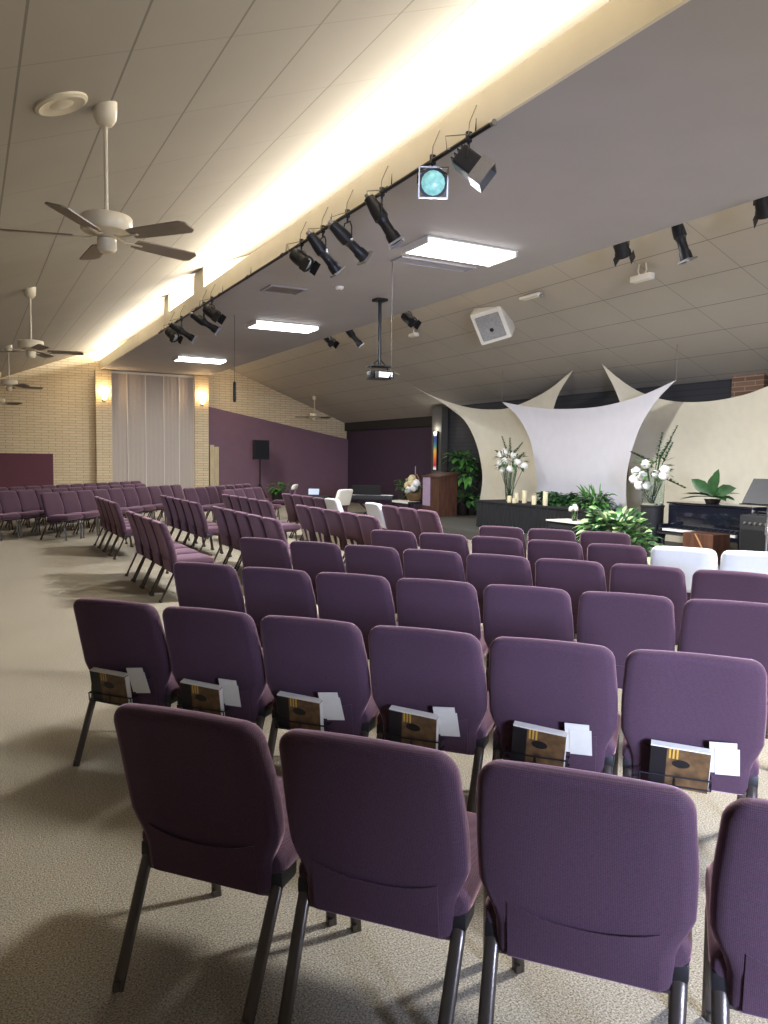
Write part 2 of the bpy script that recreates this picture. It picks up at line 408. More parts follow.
# brick piers either side of the folding panels
for nm, x0, x1 in (('wall_pier_aisle', 3.56, 4.03), ('wall_pier_stage', 6.67, 7.13)):
    bm = B(); add_box(bm, ((x0+x1)/2, YF-.17, 2.15), (x1-x0, .34, 4.3)); struct(nm, bm, M['brick'])
# hung soffit box under the ridge
bm = B(); add_box(bm, ((SX0+SX1)/2, (YB+YF)/2, SZ+.03), (SX1-SX0, YF-YB, .06)); struct('ceiling_soffit', bm, M['soffit'])
bm = B(); add_box(bm, (SX0-.015, (YB+YF)/2, (SZ+FT)/2), (.03, YF-YB, FT-SZ+.005)); struct('trim_2', bm, M['cream'])
bm = B(); add_box(bm, (SX1+.015, (YB+YF)/2, (SZ+FT)/2-.05), (.03, YF-YB, FT-SZ-.1)); struct('trim_3', bm, M['soffit'])
# cream bulkheads that stand across the light trough, above the soffit
for k, (y, w) in enumerate(((13.9, .7), (16.6, .5))):
    bm = B(); add_prism(bm, [(SX0+.02, SZ+.06), (RX, SZ+.06), (RX, ZC(RX)-.01), (SX0+.02, ZC(SX0)-.01)], y, y+w, 'Y')
    struct('trim_%d' % (4+k), bm, M['cream'])
bm = B(); add_box(bm, (XL+.01, (YB+YF)/2, .05), (.02, YF-YB-.1, .1)); struct('baseboard_aisle_side', bm, M['black'])
# windows added to the stage-side wall to let in daylight, past the frame edge
WY = 2.6
bm = B()
for k in range(5):
    y = WY - 2.5 + 1.25*k
    add_box(bm, (XS-.03, y, 1.95), (.06, .07, 1.7))
add_box(bm, (XS-.03, WY, 1.13), (.08, 5.1, .08)); add_box(bm, (XS-.03, WY, 2.77), (.08, 5.1, .08)); struct('window_added', bm, M['trimwhite'])
# stage
bm = B(); add_box(bm, ((9.0+XS)/2, (2.2+YC)/2, .09), (XS-9.0, YC-2.2, .18), bev=.01); struct('floor_stage', bm, M['stagecarpet'])
SG = .18

# ------------------------------------------------------------------ the purple chair
def stadium(w, t, n=5, m=5):
    w = max(w, t+.001); p = []
    for i in range(n+1): p.append((-(w-t) + 2*(w-t)*i/n, -t))
    for i in range(1, m): a = -PI/2 + PI*i/m; p.append((w-t + t*math.cos(a), t*math.sin(a)))
    for i in range(n+1): p.append(((w-t) - 2*(w-t)*i/n, t))
    for i in range(1, m): a = PI/2 + PI*i/m; p.append((-(w-t) + t*math.cos(a), t*math.sin(a)))
    return p

def sstep(a, b, x): t = max(0, min(1, (x-a)/(b-a))); return t*t*(3-2*t)
ZT, ZB = .895, .312
def back_y(z):
    t = (ZT - z)/(ZT - ZB)
    return .15*t + .022*math.sin(PI*t)
def back_w(z): return .228 + (.274-.228)*sstep(.41, .55, z) - .014*sstep(.64, .88, z)

def back_bm(g=0., zb=ZB, inside=0.):
    bm = B(); rings = []
    zt = ZT + g; r, rt, T = .062, .034, .042 + g
    zs = [zb, zb+.006, zb+.016, zb+.03] + [zb+.03 + (zt-.09-zb-.03)*i/12. for i in range(1, 13)] + [zt-.09 + .09*math.sin(PI/2*i/9.) for i in range(1, 10)]
    for z in zs:
        w = back_w(z) + g
        if z > zt-r: w = w - r + math.sqrt(max(r*r - (z-(zt-r))**2, 0))
        t = T
        if z > zt-rt: t = T*max(.12, math.sqrt(max(1-((z-(zt-rt))/rt)**2, 0)))
        if z < zb+.03: t = T*(.55 + .45*math.sqrt((z-zb)/.03)); w -= .012*(1-math.sqrt((z-zb)/.03))
        yc = back_y(min(z, ZT))
        arch = .008
        rings.append([V((x, yc+y, z + arch*(1-(x/.26)**2)*sstep(.6, .87, z))) for x, y in stadium(w, t)])
    add_rings(bm, rings)
    return bm

def seat_bm():
    bm = B(); rings = []
    ys = [.095, .10, .115, .14] + [.14 + .34*i/8. for i in range(1, 9)] + [.515, .535, .548, .553]
    SY = .03
    for y in ys:
        t, w = .05, .268
        if y < .14: k = math.sqrt(max(0, 1-((.14-y)/.046)**2)); t *= .35+.65*k; w -= .02*(1-k)
        if y > .48: k = math.sqrt(max(0, 1-((y-.48)/.075)**2)); t *= .3+.7*k; w -= .03*(1-k)
        zc = .415 + .02*(y-.1)/.45
        rings.append([V((x, y + SY, zc + z + (.012*(1-(x/.26)**2) if z > 0 else 0))) for x, z in stadium(w, t)])
    add_rings(bm, rings)
    return bm

def pocket_bm():
    bm = B(); f = []; n = 12
    cols = []
    for i in range(n+1):
        u = -1 + 2*i/n; x = u*.19
        top = .462 + .03*(abs(u)**2.2)
        col = []
        for j in range(6):
            z = .33 + (top-.33)*j/5
            y = back_y(z) - .042 - .003 - .012*(1-u**4)*(j/5.)
            col.append(V((x, y, z)))
        cols.append(col)
    out = [[bm.verts.new(p) for p in c] for c in cols]
    inn = [[bm.verts.new(p + V((0, .0045 + .0, 0))) for j, p in enumerate(c)] for i, c in enumerate(cols)]
    for i in range(n):
        for j in range(5):
            bm.faces.new((out[i][j], out[i+1][j], out[i+1][j+1], out[i][j+1]))
            bm.faces.new((inn[i][j], inn[i][j+1], inn[i+1][j+1], inn[i+1][j]))
        bm.faces.new((out[i][5], out[i+1][5], inn[i+1][5], inn[i][5])); bm.faces.new((out[i][0], inn[i][0], inn[i+1][0], out[i+1][0]))
    for i in (0, n):
        for j in range(5): bm.faces.new((out[i][j], out[i][j+1], inn[i][j+1], inn[i][j]))
    return bm

CHAIRGROUP = 'purple stacking chairs of the hall'
def make_chair():
    t = thing('padded_chair', '', 'chair', group=CHAIRGROUP)
    obj('seat', seat_bm(), M['fabric'], t, angle=60)
    obj('backrest', back_bm(), M['fabric'], t, angle=60)
    obj('pocket', pocket_bm(), M['fabric'], t, angle=60)
    for s in (-1, 1):
        bm = B(); add_tube(bm, [(s*.238, .20, .375), (s*.238, .165, .372), (s*.238, .135, .35), (s*.237, .11, .30), (s*.228, -.025, .012), (s*.228, -.028, 0)], .021, 12, .0125)
        add_tube(bm, [(s*.2285, -.019, .03), (s*.228, -.028, .0)], .0225, 12, .014); obj('leg', bm, M['bronze'], t)
        bm = B(); add_tube(bm, [(s*.244, .44, .385), (s*.244, .465, .38), (s*.243, .48, .36), (s*.242, .49, .31), (s*.238, .53, .012), (s*.238, .532, 0)], .021, 12, .0125)
        add_tube(bm, [(s*.239, .528, .03), (s*.238, .532, 0)], .0225, 12, .014); obj('leg', bm, M['bronze'], t)
        bm = B(); add_box(bm, (s*.236, .175, .372), (.05, .1, .055), bev=.012); obj('bracket', bm, M['black_plastic'], t)
    bm = B(); add_tube(bm, [(-.238, .122, .325), (.238, .122, .325)], .006, 8); obj('stretcher', bm, M['bronze'], t)
    bm = B(); add_box(bm, (0, .33, .372), (.46, .36, .016)); obj('seat_pan', bm, M['black_plastic'], t, False)
    return t

PROTO = [make_chair(), False]
CH = []
def put_chair(x, y, face, label, wscale=1.):
    """x, y: the spot under the top of the back; face: heading of the sitter, degrees from +X"""
    rz = math.radians(face) - PI/2
    if not PROTO[1]:
        o = PROTO[0]; o.location = (x, y, 0); o.rotation_euler = (0, 0, rz); o['label'] = label; PROTO[1] = True
    else: o = dup(PROTO[0], (x, y, 0), rz, label)
    o.scale = (wscale, 1, 1)
    CH.append((o, x, y, rz)); return o

def cover(x, y, face, label, zb=.5, m=None, wscale=1.):
    rz = math.radians(face) - PI/2
    o = obj('chair_cover', back_bm(.012, zb), m or M['slip'], None, angle=60, loc=(x, y, 0), rot=(0, 0, rz))
    o.scale = (wscale, 1, 1)
    return tag(o, label, 'chair cover', 'white covers over chair backs')

# diagonal block in front of the camera: rows told from the back of the hall
DIAG = [('backmost', (.54, 2.225), (1.655, .925), 4), ('second', (.64, 4.12), (2.485, 2.03), 6), ('third', (1.43, 5.31), (3.63, 2.72), 7),
        ('fourth', (2.36, 6.74), (4.62, 3.49), 8), ('fifth', (3.86, 6.97), (5.74, 4.12), 7), ('frontmost', (5.24, 6.95), (5.89, 6.01), 3)]
books = []
_rack = []
def RACK():
    """the thin wire rack that holds a songbook behind the pocket"""
    if not _rack:
        bm = B()
        for z, y in ((.345, .005), (.385, .002)): add_tube(bm, [(-.19, .1, z), (-.19, y+.03, z), (.08, y+.03, z), (.08, .1, z)], .0035, 6)
        for x in (-.19, -.055, .08): add_tube(bm, [(x, .1, .345), (x, .035, .345), (x, .032, .385)], .003, 6)
        _rack.append(obj('book_rack', bm, M['blackmetal'])); return _rack[0]
    o = _rack[0].copy(); COL.objects.link(o); return o
for rname, pa, pb, cnt in DIAG:
    face = math.degrees(math.atan2(pb[1]-pa[1], pb[0]-pa[0])) + 90
    nm = {'backmost': 'backmost diagonal row', 'frontmost': 'frontmost diagonal row'}.get(rname, rname + ' diagonal row from the back')
    for k in range(cnt):
        u = k/(cnt-1.); x, y = pa[0] + (pb[0]-pa[0])*u, pa[1] + (pb[1]-pa[1])*u
        covered = rname == 'fifth' and k >= 5
        lab = 'purple chair, ' + ORD[k] + ' from the aisle, ' + nm
        if covered: lab = 'purple chair under a white cover, %s of the covered pair before the piano' % ORD[k-5]
        o = put_chair(x, y, face, lab)
        if rname == 'second':
            books.append((x, y, math.radians(face)-PI/2, k, nm))
            rk = RACK()
            rk.parent = o
        if covered: cover(x, y, face, 'white slipcover on the chair back before the piano, %s of the pair' % ORD[k-5])

# two straight blocks facing the stage wall (face +X)
def block(name, rows):
    for rn, (x, y0, cnt) in enumerate(rows):
        for k in range(cnt):
            put_chair(x, y0 + .556*k, 0, 'purple chair, %s along the %s row of the %s' % (ORD[k], ORD[rn], name))
block('straight block beside the diagonal rows', [(1.89, 8.93, 4), (3.24, 8.94, 5), (4.58, 8.95, 5), (5.86, 9.56, 4)])
block('straight block past the cross aisle', [(2.02, 12.86, 4), (3.22, 12.45, 5), (4.46, 12.6, 5), (5.76, 12.66, 5)])
cover(5.86, 9.56+3*.556, 0, 'white slipcover on the end chair of the straight block before the lectern')
cover(5.76, 12.66, 0, 'white slipcover on the end chair just past the cross aisle')

# far angled block: rows run toward the folding panels, sitters face across to the stage
def far_row(n, t0, cnt, name, step=.556):
    for k in range(cnt):
        t = t0 + step*k
        put_chair(.7507*n + .6607*t, -.6607*n + .7507*t, -41.35, 'purple chair, %s from the carpet aisle, %s row of the far angled block' % (ORD[k], name))
far_row(-12.05, 14.0, 12, 'back'); far_row(-10.85, 12.2, 12, 'second')
far_row(-9.72, 13.12, 10, 'middle'); far_row(-8.5, 16.5, 7, 'fourth'); far_row(-7.3, 16.0, 4, 'front')

# songbooks and cards standing in the pockets of the second diagonal row
def songbook(x, y, rz, lab):
    r = thing('songbook', lab, 'book', (x, y, 0), rz, 'songbooks behind the chairs of the second diagonal row')
    bm = B(); add_box(bm, (0, 0, .09), (.225, .036, .18), None, .002); obj('cover', bm, M['book'], r, False)
    bm = B(); add_box(bm, (0, 0, .182), (.224, .034, .006)); add_box(bm, (.1125, 0, .09), (.004, .03, .17)); obj('pages', bm, M['paper'], r, False)
    return r
def local(x, y, rz, lx, ly): return x + lx*math.cos(rz) - ly*math.sin(rz), y + lx*math.sin(rz) + ly*math.cos(rz)
for (x, y, rz, k, nm) in books:
    bx, by = local(x, y, rz, -.055 + random.uniform(-.012, .012), .066)
    o = songbook(bx, by, rz, 'brown guitar-cover songbook on the %s chair from the aisle, %s' % (ORD[k], nm))
    o.location.z = .335; o.rotation_euler = (math.radians(13), math.radians(random.uniform(2, 5)), rz)
    cx, cy = local(x, y, rz, .115 + random.uniform(-.015, .015), .068)
    bm = B(); add_box(bm, (0, 0, .07), (.1, .003, .14)); add_box(bm, (.014, -.004, .055), (.09, .002, .12))
    c = obj('offering_card', bm, M['paper'], None, False, loc=(cx, cy, .415), rot=(math.radians(15), math.radians(random.uniform(-8, 8)), rz))
    tag(c, 'white card in the %s chair pocket from the aisle, %s' % (ORD[k], nm), 'card', 'cards in the pockets of the second diagonal row')
for k, (yy) in enumerate((9.506, 10.062, 10.618, 11.174)):
    for j, lx in enumerate((-.07, .08)):
        cx, cy = local(4.58, yy, -PI/2, lx, .085)
        bm = B(); add_box(bm, (0, 0, .09), (.09, .003, .18))
        c = obj('offering_card', bm, M['paper'], None, False, loc=(cx, cy, .345), rot=(math.radians(15), math.radians((-4, 16)[j]), -PI/2))
        tag(c, '%s white card behind the %s chair, third row of the straight block' % (('upright', 'tilted')[j], ORD[k+1]), 'card', 'cards in pockets of the straight block')

# ------------------------------------------------------------------ ceiling fans
def fan(x, y, label, a0=20., drop=.62):
    z = ZC(x)
    t = thing('ceiling_fan', label, 'ceiling fan', (x, y, z), 0, 'ceiling fans on long rods')
    bm = B(); add_lathe(bm, [(.02, -.13), (.045, -.12), (.07, -.08), (.075, -.02), (.075, .03)]); obj('canopy', bm, M['fanwhite'], t)
    bm = B(); add_tube(bm, [(0, 0, -.1), (0, 0, -drop-.06)], .013, 10); obj('downrod', bm, M['fanwhite'], t)
    h = -drop-.05
    bm = B(); add_lathe(bm, [(.03, h), (.10, h-.01), (.152, h-.02), (.16, h-.03), (.16, h-.105), (.15, h-.12), (.08, h-.13), (.06, h-.15), (.03, h-.155)], seg=28); obj('motor_housing', bm, M['fanwhite'], t)
    bm = B(); add_lathe(bm, [(.04, h-.155), (.06, h-.165), (.062, h-.22), (.045, h-.245), (.01, h-.25)]); obj('switch_cup', bm, M['fanwhite'], t)
    for k in range(5):
        a = math.radians(a0 + 72*k); R = Matrix.Rotation(a, 3, 'Z')
        P = Matrix.Rotation(math.radians(-12), 3, 'X')
        bm = B(); zb = h-.15
        vs = []
        out = [(.20, -.052), (.24, -.060), (.5, -.068), (.625, -.070), (.655, -.045), (.655, .045), (.625, .070), (.5, .068), (.24, .060), (.20, .052)]
        add_prism(bm, out, -.004, .004)
        for v in bm.verts: v.co = R @ (P @ v.co + V((0, 0, zb)))
        b = obj('blade', bm, M['fanblade'], t)
        bm = B()
        add_tube(bm, [R @ V((.05, 0, h-.135)), R @ V((.12, 0, zb-.01)), R @ V((.25, 0, zb-.008))], .014, 6, .006); obj('blade_iron', bm, M['fanwhite'], b)
    return t
fan(.82, 5.33, 'cream five-blade ceiling fan on a long rod nearest the round vent', 20)
fan(.78, 11.5, 'dark-bladed ceiling fan, second along the aisle ceiling', -8)
fan(.78, 17.8, 'dark-bladed ceiling fan, third along the aisle ceiling', 10)
fan(.78, 23.9, 'small distant ceiling fan over the low plum screen', 40)
fan(10.35, 24.2, 'white ceiling fan near the top of the purple wall', 15, .5)

# round vent on the aisle-side slope
ang = math.atan(SL)
t = thing('round_vent', 'round white air vent in the sloped ceiling beside the first fan', 'vent', (.54, 5.16, ZC(.54)))
t.rotation_euler = (0, -ang, 0)
bm = B(); add_lathe(bm, [(.10, -.012), (.14, -.022), (.16, -.012), (.165, .01), (.13, .01), (.1, .0)], seg=32); obj('rim', bm, M['fanwhite'], t)
bm = B(); add_lathe(bm, [(.005, -.02), (.05, -.02), (.085, -.008), (.09, .005), (.005, .005)], seg=28); obj('diffuser', bm, M['fanwhite'], t)

# ------------------------------------------------------------------ soffit fixtures
def fixture(x, y, label):
    t = thing('fluorescent_light', label, 'ceiling light', (x, y, SZ), 0, 'fluorescent lights on the soffit')
    bm = B(); add_box(bm, (0, 0, -.012), (1.36, .66, .024), None, .006)
    for s in (-1, 1): add_box(bm, (s*.665, 0, -.05), (.03, .62, .07), None, .005)
    obj('housing', bm, M['trimwhite'], t, False)
    bm = B(); add_prism(bm, [(-.27, -.024), (.27, -.024), (.30, -.05), (.27, -.078), (-.27, -.078), (-.30, -.05)], -.645, .645, 'X')
    obj('diffuser', bm, M['diffuser'], t, False)
fixture(5.6, 1.85, 'added unseen fluorescent light on the soffit above the backmost chairs')  # out-of-view fixture added to brighten the near floor and chairs
fixture(5.6, 8.42, 'lit fluorescent light on the soffit, largest of the three')
fixture(5.7, 15.0, 'lit fluorescent light on the soffit, middle of the three')
fixture(5.7, 21.4, 'lit fluorescent light on the soffit, farthest of the three, by the folding panels')
def grille(x, y, sx, sy, label):
    t = thing('ceiling_grille', label, 'vent', (x, y, SZ), 0)
    bm = B()
    for s in (-1, 1): add_box(bm, (0, s*(sy/2-.02), -.012), (sx, .04, .024)); add_box(bm, (s*(sx/2-.02), 0, -.012), (.04, sy-.08, .024))
    obj('frame', bm, M['soffit'], t, False)
    bm = B()
    for k in range(9): add_box(bm, (0, -sy/2+.05 + (sy-.1)*k/8, -.008), (sx-.08, .012, .014))
    add_box(bm, (0, 0, -.002), (sx-.06, sy-.06, .004)); obj('louvre', bm, M['grille'] if sx < 1 else M['soffit'], t, False)
grille(4.52, 11.85, .62, .5, 'tan air grille on the soffit between the spotlight groups')
grille(5.72, 9.22, 1.2, .3, 'long pale air grille on the soffit behind the largest fluorescent light')
t = thing('smoke_detector', 'small round smoke detector on the soffit past the tan grille', 'smoke detector', (5.2, 11.2, SZ))
bm = B(); add_lathe(bm, [(.01, -.05), (.05, -.045), (.065, -.03), (.07, -.005), (.07, 0)]); obj('body', bm, M['trimwhite'], t)
bm = B(); add_lathe(bm, [(.01, -.055), (.015, -.05), (.015, -.045)]); obj('sensor', bm, M['blackmetal'], t)

# lighting pipe along the cream fascia
PX, PZ = SX0-.085, SZ-.055
t = thing('lighting_pipe', 'long dark lighting pipe hung along the cream fascia', 'pipe', (PX, 11, PZ))
bm = B(); add_tube(bm, [(0, -5.9, 0), (0, 6.1, 0)], .02, 12); obj('pipe', bm, M['pipe'], t)
for k in range(9):
    bm = B(); y = -5.6 + 1.43*k
    add_tube(bm, [(0, y, -.026), (-.03, y, 0), (0, y, .03), (.05, y, .03), (.065, y, .2)], .008, 6); obj('strap', bm, M['pipe'], t)
bm = B(); add_tube(bm, [(0, -5.9, .0), (0, -5.93, 0)], .026, 12); obj('end_cap', bm, M['steel'], t)

def spot(y, kind, d, label, drop=.2, px=None, pz=None, s=1., rx=0.):
    px = PX if px is None else px; pz = PZ if pz is None else pz
    t = thing('stage_spotlight', label, 'spotlight', (px, y, pz), 0, 'stage spotlights on pipes')
    d = V(d).normalized(); c = V((0, 0, -drop))
    bm = B(); add_box(bm, (0, 0, .01), (.05, .035, .085), None, .008); add_tube(bm, [(0, 0, -.03), (0, 0, -.09)], .012, 8)
    add_tube(bm, [(-.05, 0, -.03), (.02, 0, -.03)], .008, 6); obj('clamp', bm, M['blackmetal'], t)
    side = d.cross(V((0, 0, 1)))
    if side.length < .1: side = V((1, 0, 0))
    side.normalize(); w = {'long': .085, 'short': .1, 'box': .12, 'par': .13}[kind]*s
    bm = B(); add_tube(bm, [c + side*w, c + side*w + V((0, 0, drop*.45)), c + side*w*.6 + V((0, 0, drop-.085)), V((0, 0, -.085)), c - side*w*.6 + V((0, 0, drop-.085)), c - side*w + V((0, 0, drop*.45)), c - side*w], .008, 6)
    obj('yoke', bm, M['blackmetal'], t)
    if kind == 'long':
        bm = B(); add_lathe_dir(bm, [(.03, -.25), (.055, -.24), (.062, -.16), (.072, -.1), (.076, 0), (.06, .02), (.052, .06), (.055, .16), (.066, .18), (.07, .22), (.07, .27), (.06, .27), (.055, .245)], c, d, 14)
        obj('barrel', bm, M['blackmetal'], t)
        bm = B(); add_lathe_dir(bm, [(.02, -.285), (.03, -.28), (.034, -.235)], c, d, 10); obj('lamp_cap', bm, M['steel'], t)
        bm = B(); add_lathe_dir(bm, [(.052, .25), (.052, .254), (.03, .262)], c, d, 14); obj('lens', bm, M['lens'], t)
        a, b = frame_for(d)
        bm = B(); add_box(bm, c + d*.285, (.005, .005, .005))
        bm.clear(); bmR = Matrix((a, b, d)).transposed()
        for sgn in (-1, 1): add_box(bm, c + d*.28 + a*sgn*.078, (.012, .16, .02), bmR); add_box(bm, c + d*.28 + b*sgn*.078, (.16, .012, .02), bmR)
        obj('gel_frame', bm, M['steel'], t, False)
    elif kind == 'short':
        bm = B(); add_lathe_dir(bm, [(.04, -.15), (.08, -.14), (.09, -.05), (.09, .05), (.1, .07), (.1, .12), (.085, .12), (.08, .1)], c, d, 14); obj('barrel', bm, M['blackmetal'], t)
        bm = B(); add_lathe_dir(bm, [(.08, .1), (.05, .115), (.02, .12)], c, d, 14); obj('lens', bm, M['lens'], t)
        a, b = frame_for(d); bmR = Matrix((a, b, d)).transposed(); bm = B()
        for sgn in (-1, 1): add_box(bm, c + d*.16 + a*sgn*.105, (.006, .16, .1), bmR)
        obj('barn_door', bm, M['blackmetal'], t, False)
    elif kind == 'box':
        a, b = frame_for(d); bmR = Matrix((a, b, d)).transposed()
        bm = B(); add_box(bm, c, (.19, .17, .2), bmR, .02)
        for k in range(4): add_box(bm, c - d*.11 + b*(-.06+.04*k), (.16, .012, .03), bmR)
        obj('housing', bm, M['blackmetal'], t, False)
        bm = B(); add_lathe_dir(bm, [(.075, .1), (.06, .115), (.02, .125)], c, d, 14); obj('lens', bm, M['lens'], t)
        bm = B()
        for sgn in (-1, 1): add_box(bm, c + d*.15 + a*sgn*.11, (.006, .2, .12), bmR); add_box(bm, c + d*.15 + b*sgn*.1, (.2, .006, .12), bmR)
        obj('barn_door', bm, M['steel'], t, False)
        bm = B(); add_box(bm, c - a*.1 + b*.02 - d*.03, (.06, .08, .1), bmR, .01); obj('junction_box', bm, M['cable'], t, False)
    else:
        bm = B(); add_lathe_dir(bm, [(.05, -.2), (.09, -.19), (.1, -.08), (.125, .0), (.13, .08), (.115, .08)], c, d, 16); obj('can', bm, M['blackmetal'], t)
        bm = B(); add_lathe_dir(bm, [(.114, .07), (.1, .085), (.05, .1), (.01, .103)], c, d, 16); obj('lens', bm, M['teal'], t)
        a, b = frame_for(d); bmR = Matrix((a, b, d)).transposed(); bm = B()
        for sgn in (-1, 1): add_box(bm, c + d*.09 + a*sgn*.125, (.012, .26, .03), bmR); add_box(bm, c + d*.09 + b*sgn*.125, (.26, .012, .03), bmR)
        obj('gel_frame', bm, M['steel'], t, False)
    bm = B(); q = c - d*.2
    add_tube(bm, [q, q + V((-.04, -.02, -.02)), q + V((-.06, -.03, .08)), V((-.045, -.06, .0)), V((-.03, -.05, .1)), V((.05, -.03, .26))], .005, 6); obj('power_cord', bm, M['cable'], t)
    return t
spot(5.42, 'box', (.6, -.5, -.62), 'boxy grey and black spotlight at the pipe end nearest the camera')
spot(5.98, 'par', (-.42, -.84, -.2), 'spotlight with a teal gel lens on the lighting pipe')
spot(6.93, 'long', (.46, -.28, -.84), 'long black spotlight tilted steeply beside the largest fluorescent light', .25)
spot(7.72, 'long', (.74, .1, -.5), 'long grey-black spotlight, third barrel from the teal lamp', .27)
spot(8.38, 'long', (.62, 0, -.66), 'long black spotlight with a pale end beside the short one', .25)
spot(9.03, 'short', (.35, -.6, -.5), 'short black spotlight at the end of the group over the tan grille', .2)
spot(13.0, 'short', (.5, -.5, -.5), 'short black spotlight above a long one in the middle pair', .22)
spot(13.5, 'long', (.8, -.3, -.52), 'long black spotlight of the middle pair over the far chairs', .3)
spot(15.1, 'long', (.8, -.3, -.52), 'long black spotlight of the pair nearest the folding panels', .24)
spot(15.9, 'short', (.3, -.6, -.45), 'short black spotlight of the pair nearest the folding panels', .2)
# second pipe beyond the far edge of the soffit
QX, QZ = SX1+.16, SZ+.12
t = thing('lighting_pipe', 'dark lighting pipe behind the stage-side edge of the soffit', 'pipe', (QX, 11, QZ))
bm = B(); add_tube(bm, [(0, -6.6, 0), (0, 5.6, 0)], .022, 10); obj('pipe', bm, M['pipe'], t)
for k in range(6):
    bm = B(); y = -6 + 2.2*k; add_tube(bm, [(0, y, -.02), (-.03, y, 0), (0, y, .025), (-.06, y, .1), (-.12, y, .12)], .008, 6); obj('strap', bm, M['pipe'], t)
for y, k, d, l, dr in ((6.38, 'long', (.25, -.15, -.9), 'black spotlight hanging straight down past the soffit edge', .22), (5.32, 'short', (.5, .2, -.6), 'black spotlight at the frame edge past the soffit', .14),
                   (7.3, 'short', (.5, .2, -.6), 'black spotlight mostly hidden behind the soffit edge', .12), (12.6, 'short', (.3, -.6, -.5), 'round black spotlight behind the projector pole', .22),
                   (15.0, 'long', (.6, -.2, -.7), 'black spotlight over the purple wall, larger of two', .2), (16.2, 'short', (.3, -.5, -.5), 'black spotlight over the purple wall, smaller of two', .14)):
    spot(y, k, d, l, dr, QX, QZ)

# projector on a pole
t = thing('ceiling_projector', 'small projector hanging from the soffit on a black pole', 'projector', (6.19, 11.7, SZ))
bm = B(); add_tube(bm, [(0, 0, 0), (0, 0, -1.1)], .03, 12); add_box(bm, (0, 0, -.02), (.2, .2, .04)); obj('pole', bm, M['blackmetal'], t)
bm = B(); add_box(bm, (0, 0, -1.13), (.34, .3, .02))
for sx in (-1, 1): add_tube(bm, [(sx*.16, 0, -1.13), (sx*.16, 0, -1.26)], .01, 6); add_tube(bm, [(0, 0, -1.0), (sx*.15, 0, -1.13)], .01, 6)
obj('mount', bm, M['blackmetal'], t, False)
bm = B(); add_box(bm, (.02, 0, -1.28), (.36, .32, .13), None, .015); obj('housing', bm, M['blackmetal'], t)
bm = B(); add_box(bm, (.04, -.163, -1.28), (.26, .006, .09)); obj('panel', bm, M['trimwhite'], t, False)
bm = B(); add_tube(bm, [(.01, .03, -.04), (.05, .03, -.5), (.03, .03, -1.1), (.25, .0, -1.2), (.4, .0, -1.24)], .006, 6); obj('cord', bm, M['cable'], t)
# hanging microphones
def mic(x, y, zb, zt, label, body=.4):
    t = thing('hanging_microphone', label, 'microphone', (x, y, zt))
    bm = B(); add_tube(bm, [(0, 0, 0), (0, 0, zb-zt+body)], .004, 6); obj('wire', bm, M['pipe'], t)
    bm = B(); add_lathe(bm, [(.012, zb-zt+body), (.028, zb-zt+body-.03), (.03, zb-zt+.04), (.02, zb-zt)]); obj('capsule', bm, M['blackmetal'], t)
mic(4.52, 14.45, 2.68, SZ, 'slim black microphone hanging on a wire before the purple wall')
mic(5.13, 9.35, 2.72, SZ, 'slim microphone hanging on a pale wire beside the projector pole', .07)

# white hung loudspeaker on the stage-side slope and small fittings
R3 = Matrix.Rotation(math.radians(-25), 3, 'Y') @ Matrix.Rotation(math.radians(-30), 3, 'Z')
t = thing('hanging_loudspeaker', 'white hanging box loudspeaker with grey grille below the sloped ceiling', 'loudspeaker', (8.65, 11.85, 4.2))
ax = V((-.62, -.55, -.56)).normalized(); side = V((.6, -.8, 0)).normalized(); upv = side.cross(ax).normalized()
if upv.z < 0: upv = -upv
side = ax.cross(upv)
RR = Matrix((side, upv, ax)).transposed()
roll = Matrix.Rotation(math.radians(12), 3, ax)
RR = roll @ RR
bm = B(); add_box(bm, (0, 0, 0), (.62, .64, .42), RR, .05); obj('cabinet', bm, M['trimwhite'], t)
bm = B(); add_box(bm, RR @ V((0, .0, .214)), (.46, .48, .02), RR, .02); obj('grille', bm, M['screen'], t, False)
bm = B(); add_lathe_dir(bm, [(.04, 0), (.035, .012), (.01, .014)], RR @ V((.0, -.06, .222)), RR @ V((0, 0, 1)), 14); obj('badge', bm, M['blackmetal'], t)
for sx in (-.15, .15):
    p = RR @ V((sx, .32, -.1)); bm = B(); gx, gz = p.x + .05, 0
    zt = ZC(8.65+p.x+.02) - 4.2
    add_tube(bm, [p, p + V((0, 0, .04)), V((p.x+.02, p.y, zt))], .008, 6); obj('chain', bm, M['steel'], t)
def slopefit(name, label, cat, x, y, build):
    t = thing(name, label, cat, (x, y, ZC(x))); build(t); return t
def emergency(t):
    bm = B(); add_box(bm, (0, 0, -.2), (.12, .36, .09), None, .02); obj('housing', bm, M['trimwhite'], t)
    bm = B()
    for s in (-1, 1): add_tube(bm, [(0, s*.06, .0), (0, s*.08, -.1), (0, s*.04, -.17)], .012, 6)
    obj('bracket', bm, M['trimwhite'], t)
slopefit('ceiling_sensor', 'small white fitting on two brackets below the sloped ceiling', 'sensor', 8.45, 8.05, emergency)
def cam(t):
    bm = B(); add_box(bm, (0, 0, -.03), (.14, .5, .05), None, .015); obj('housing', bm, M['trimwhite'], t)
    bm = B(); add_lathe_dir(bm, [(.03, 0), (.035, .06), (.03, .07)], (0, -.24, -.05), (0, -1, -.3), 12); obj('lens', bm, M['lens'], t)
slopefit('ceiling_camera', 'slim white camera beside the hanging box loudspeaker', 'camera', 8.45, 10.5, cam)
def flood(t):
    bm = B(); add_box(bm, (0, 0, -.12), (.12, .26, .08), None, .015); obj('housing', bm, M['trimwhite'], t)
    bm = B(); add_tube(bm, [(0, 0, 0), (0, 0, -.1)], .015, 8); obj('bracket', bm, M['trimwhite'], t)
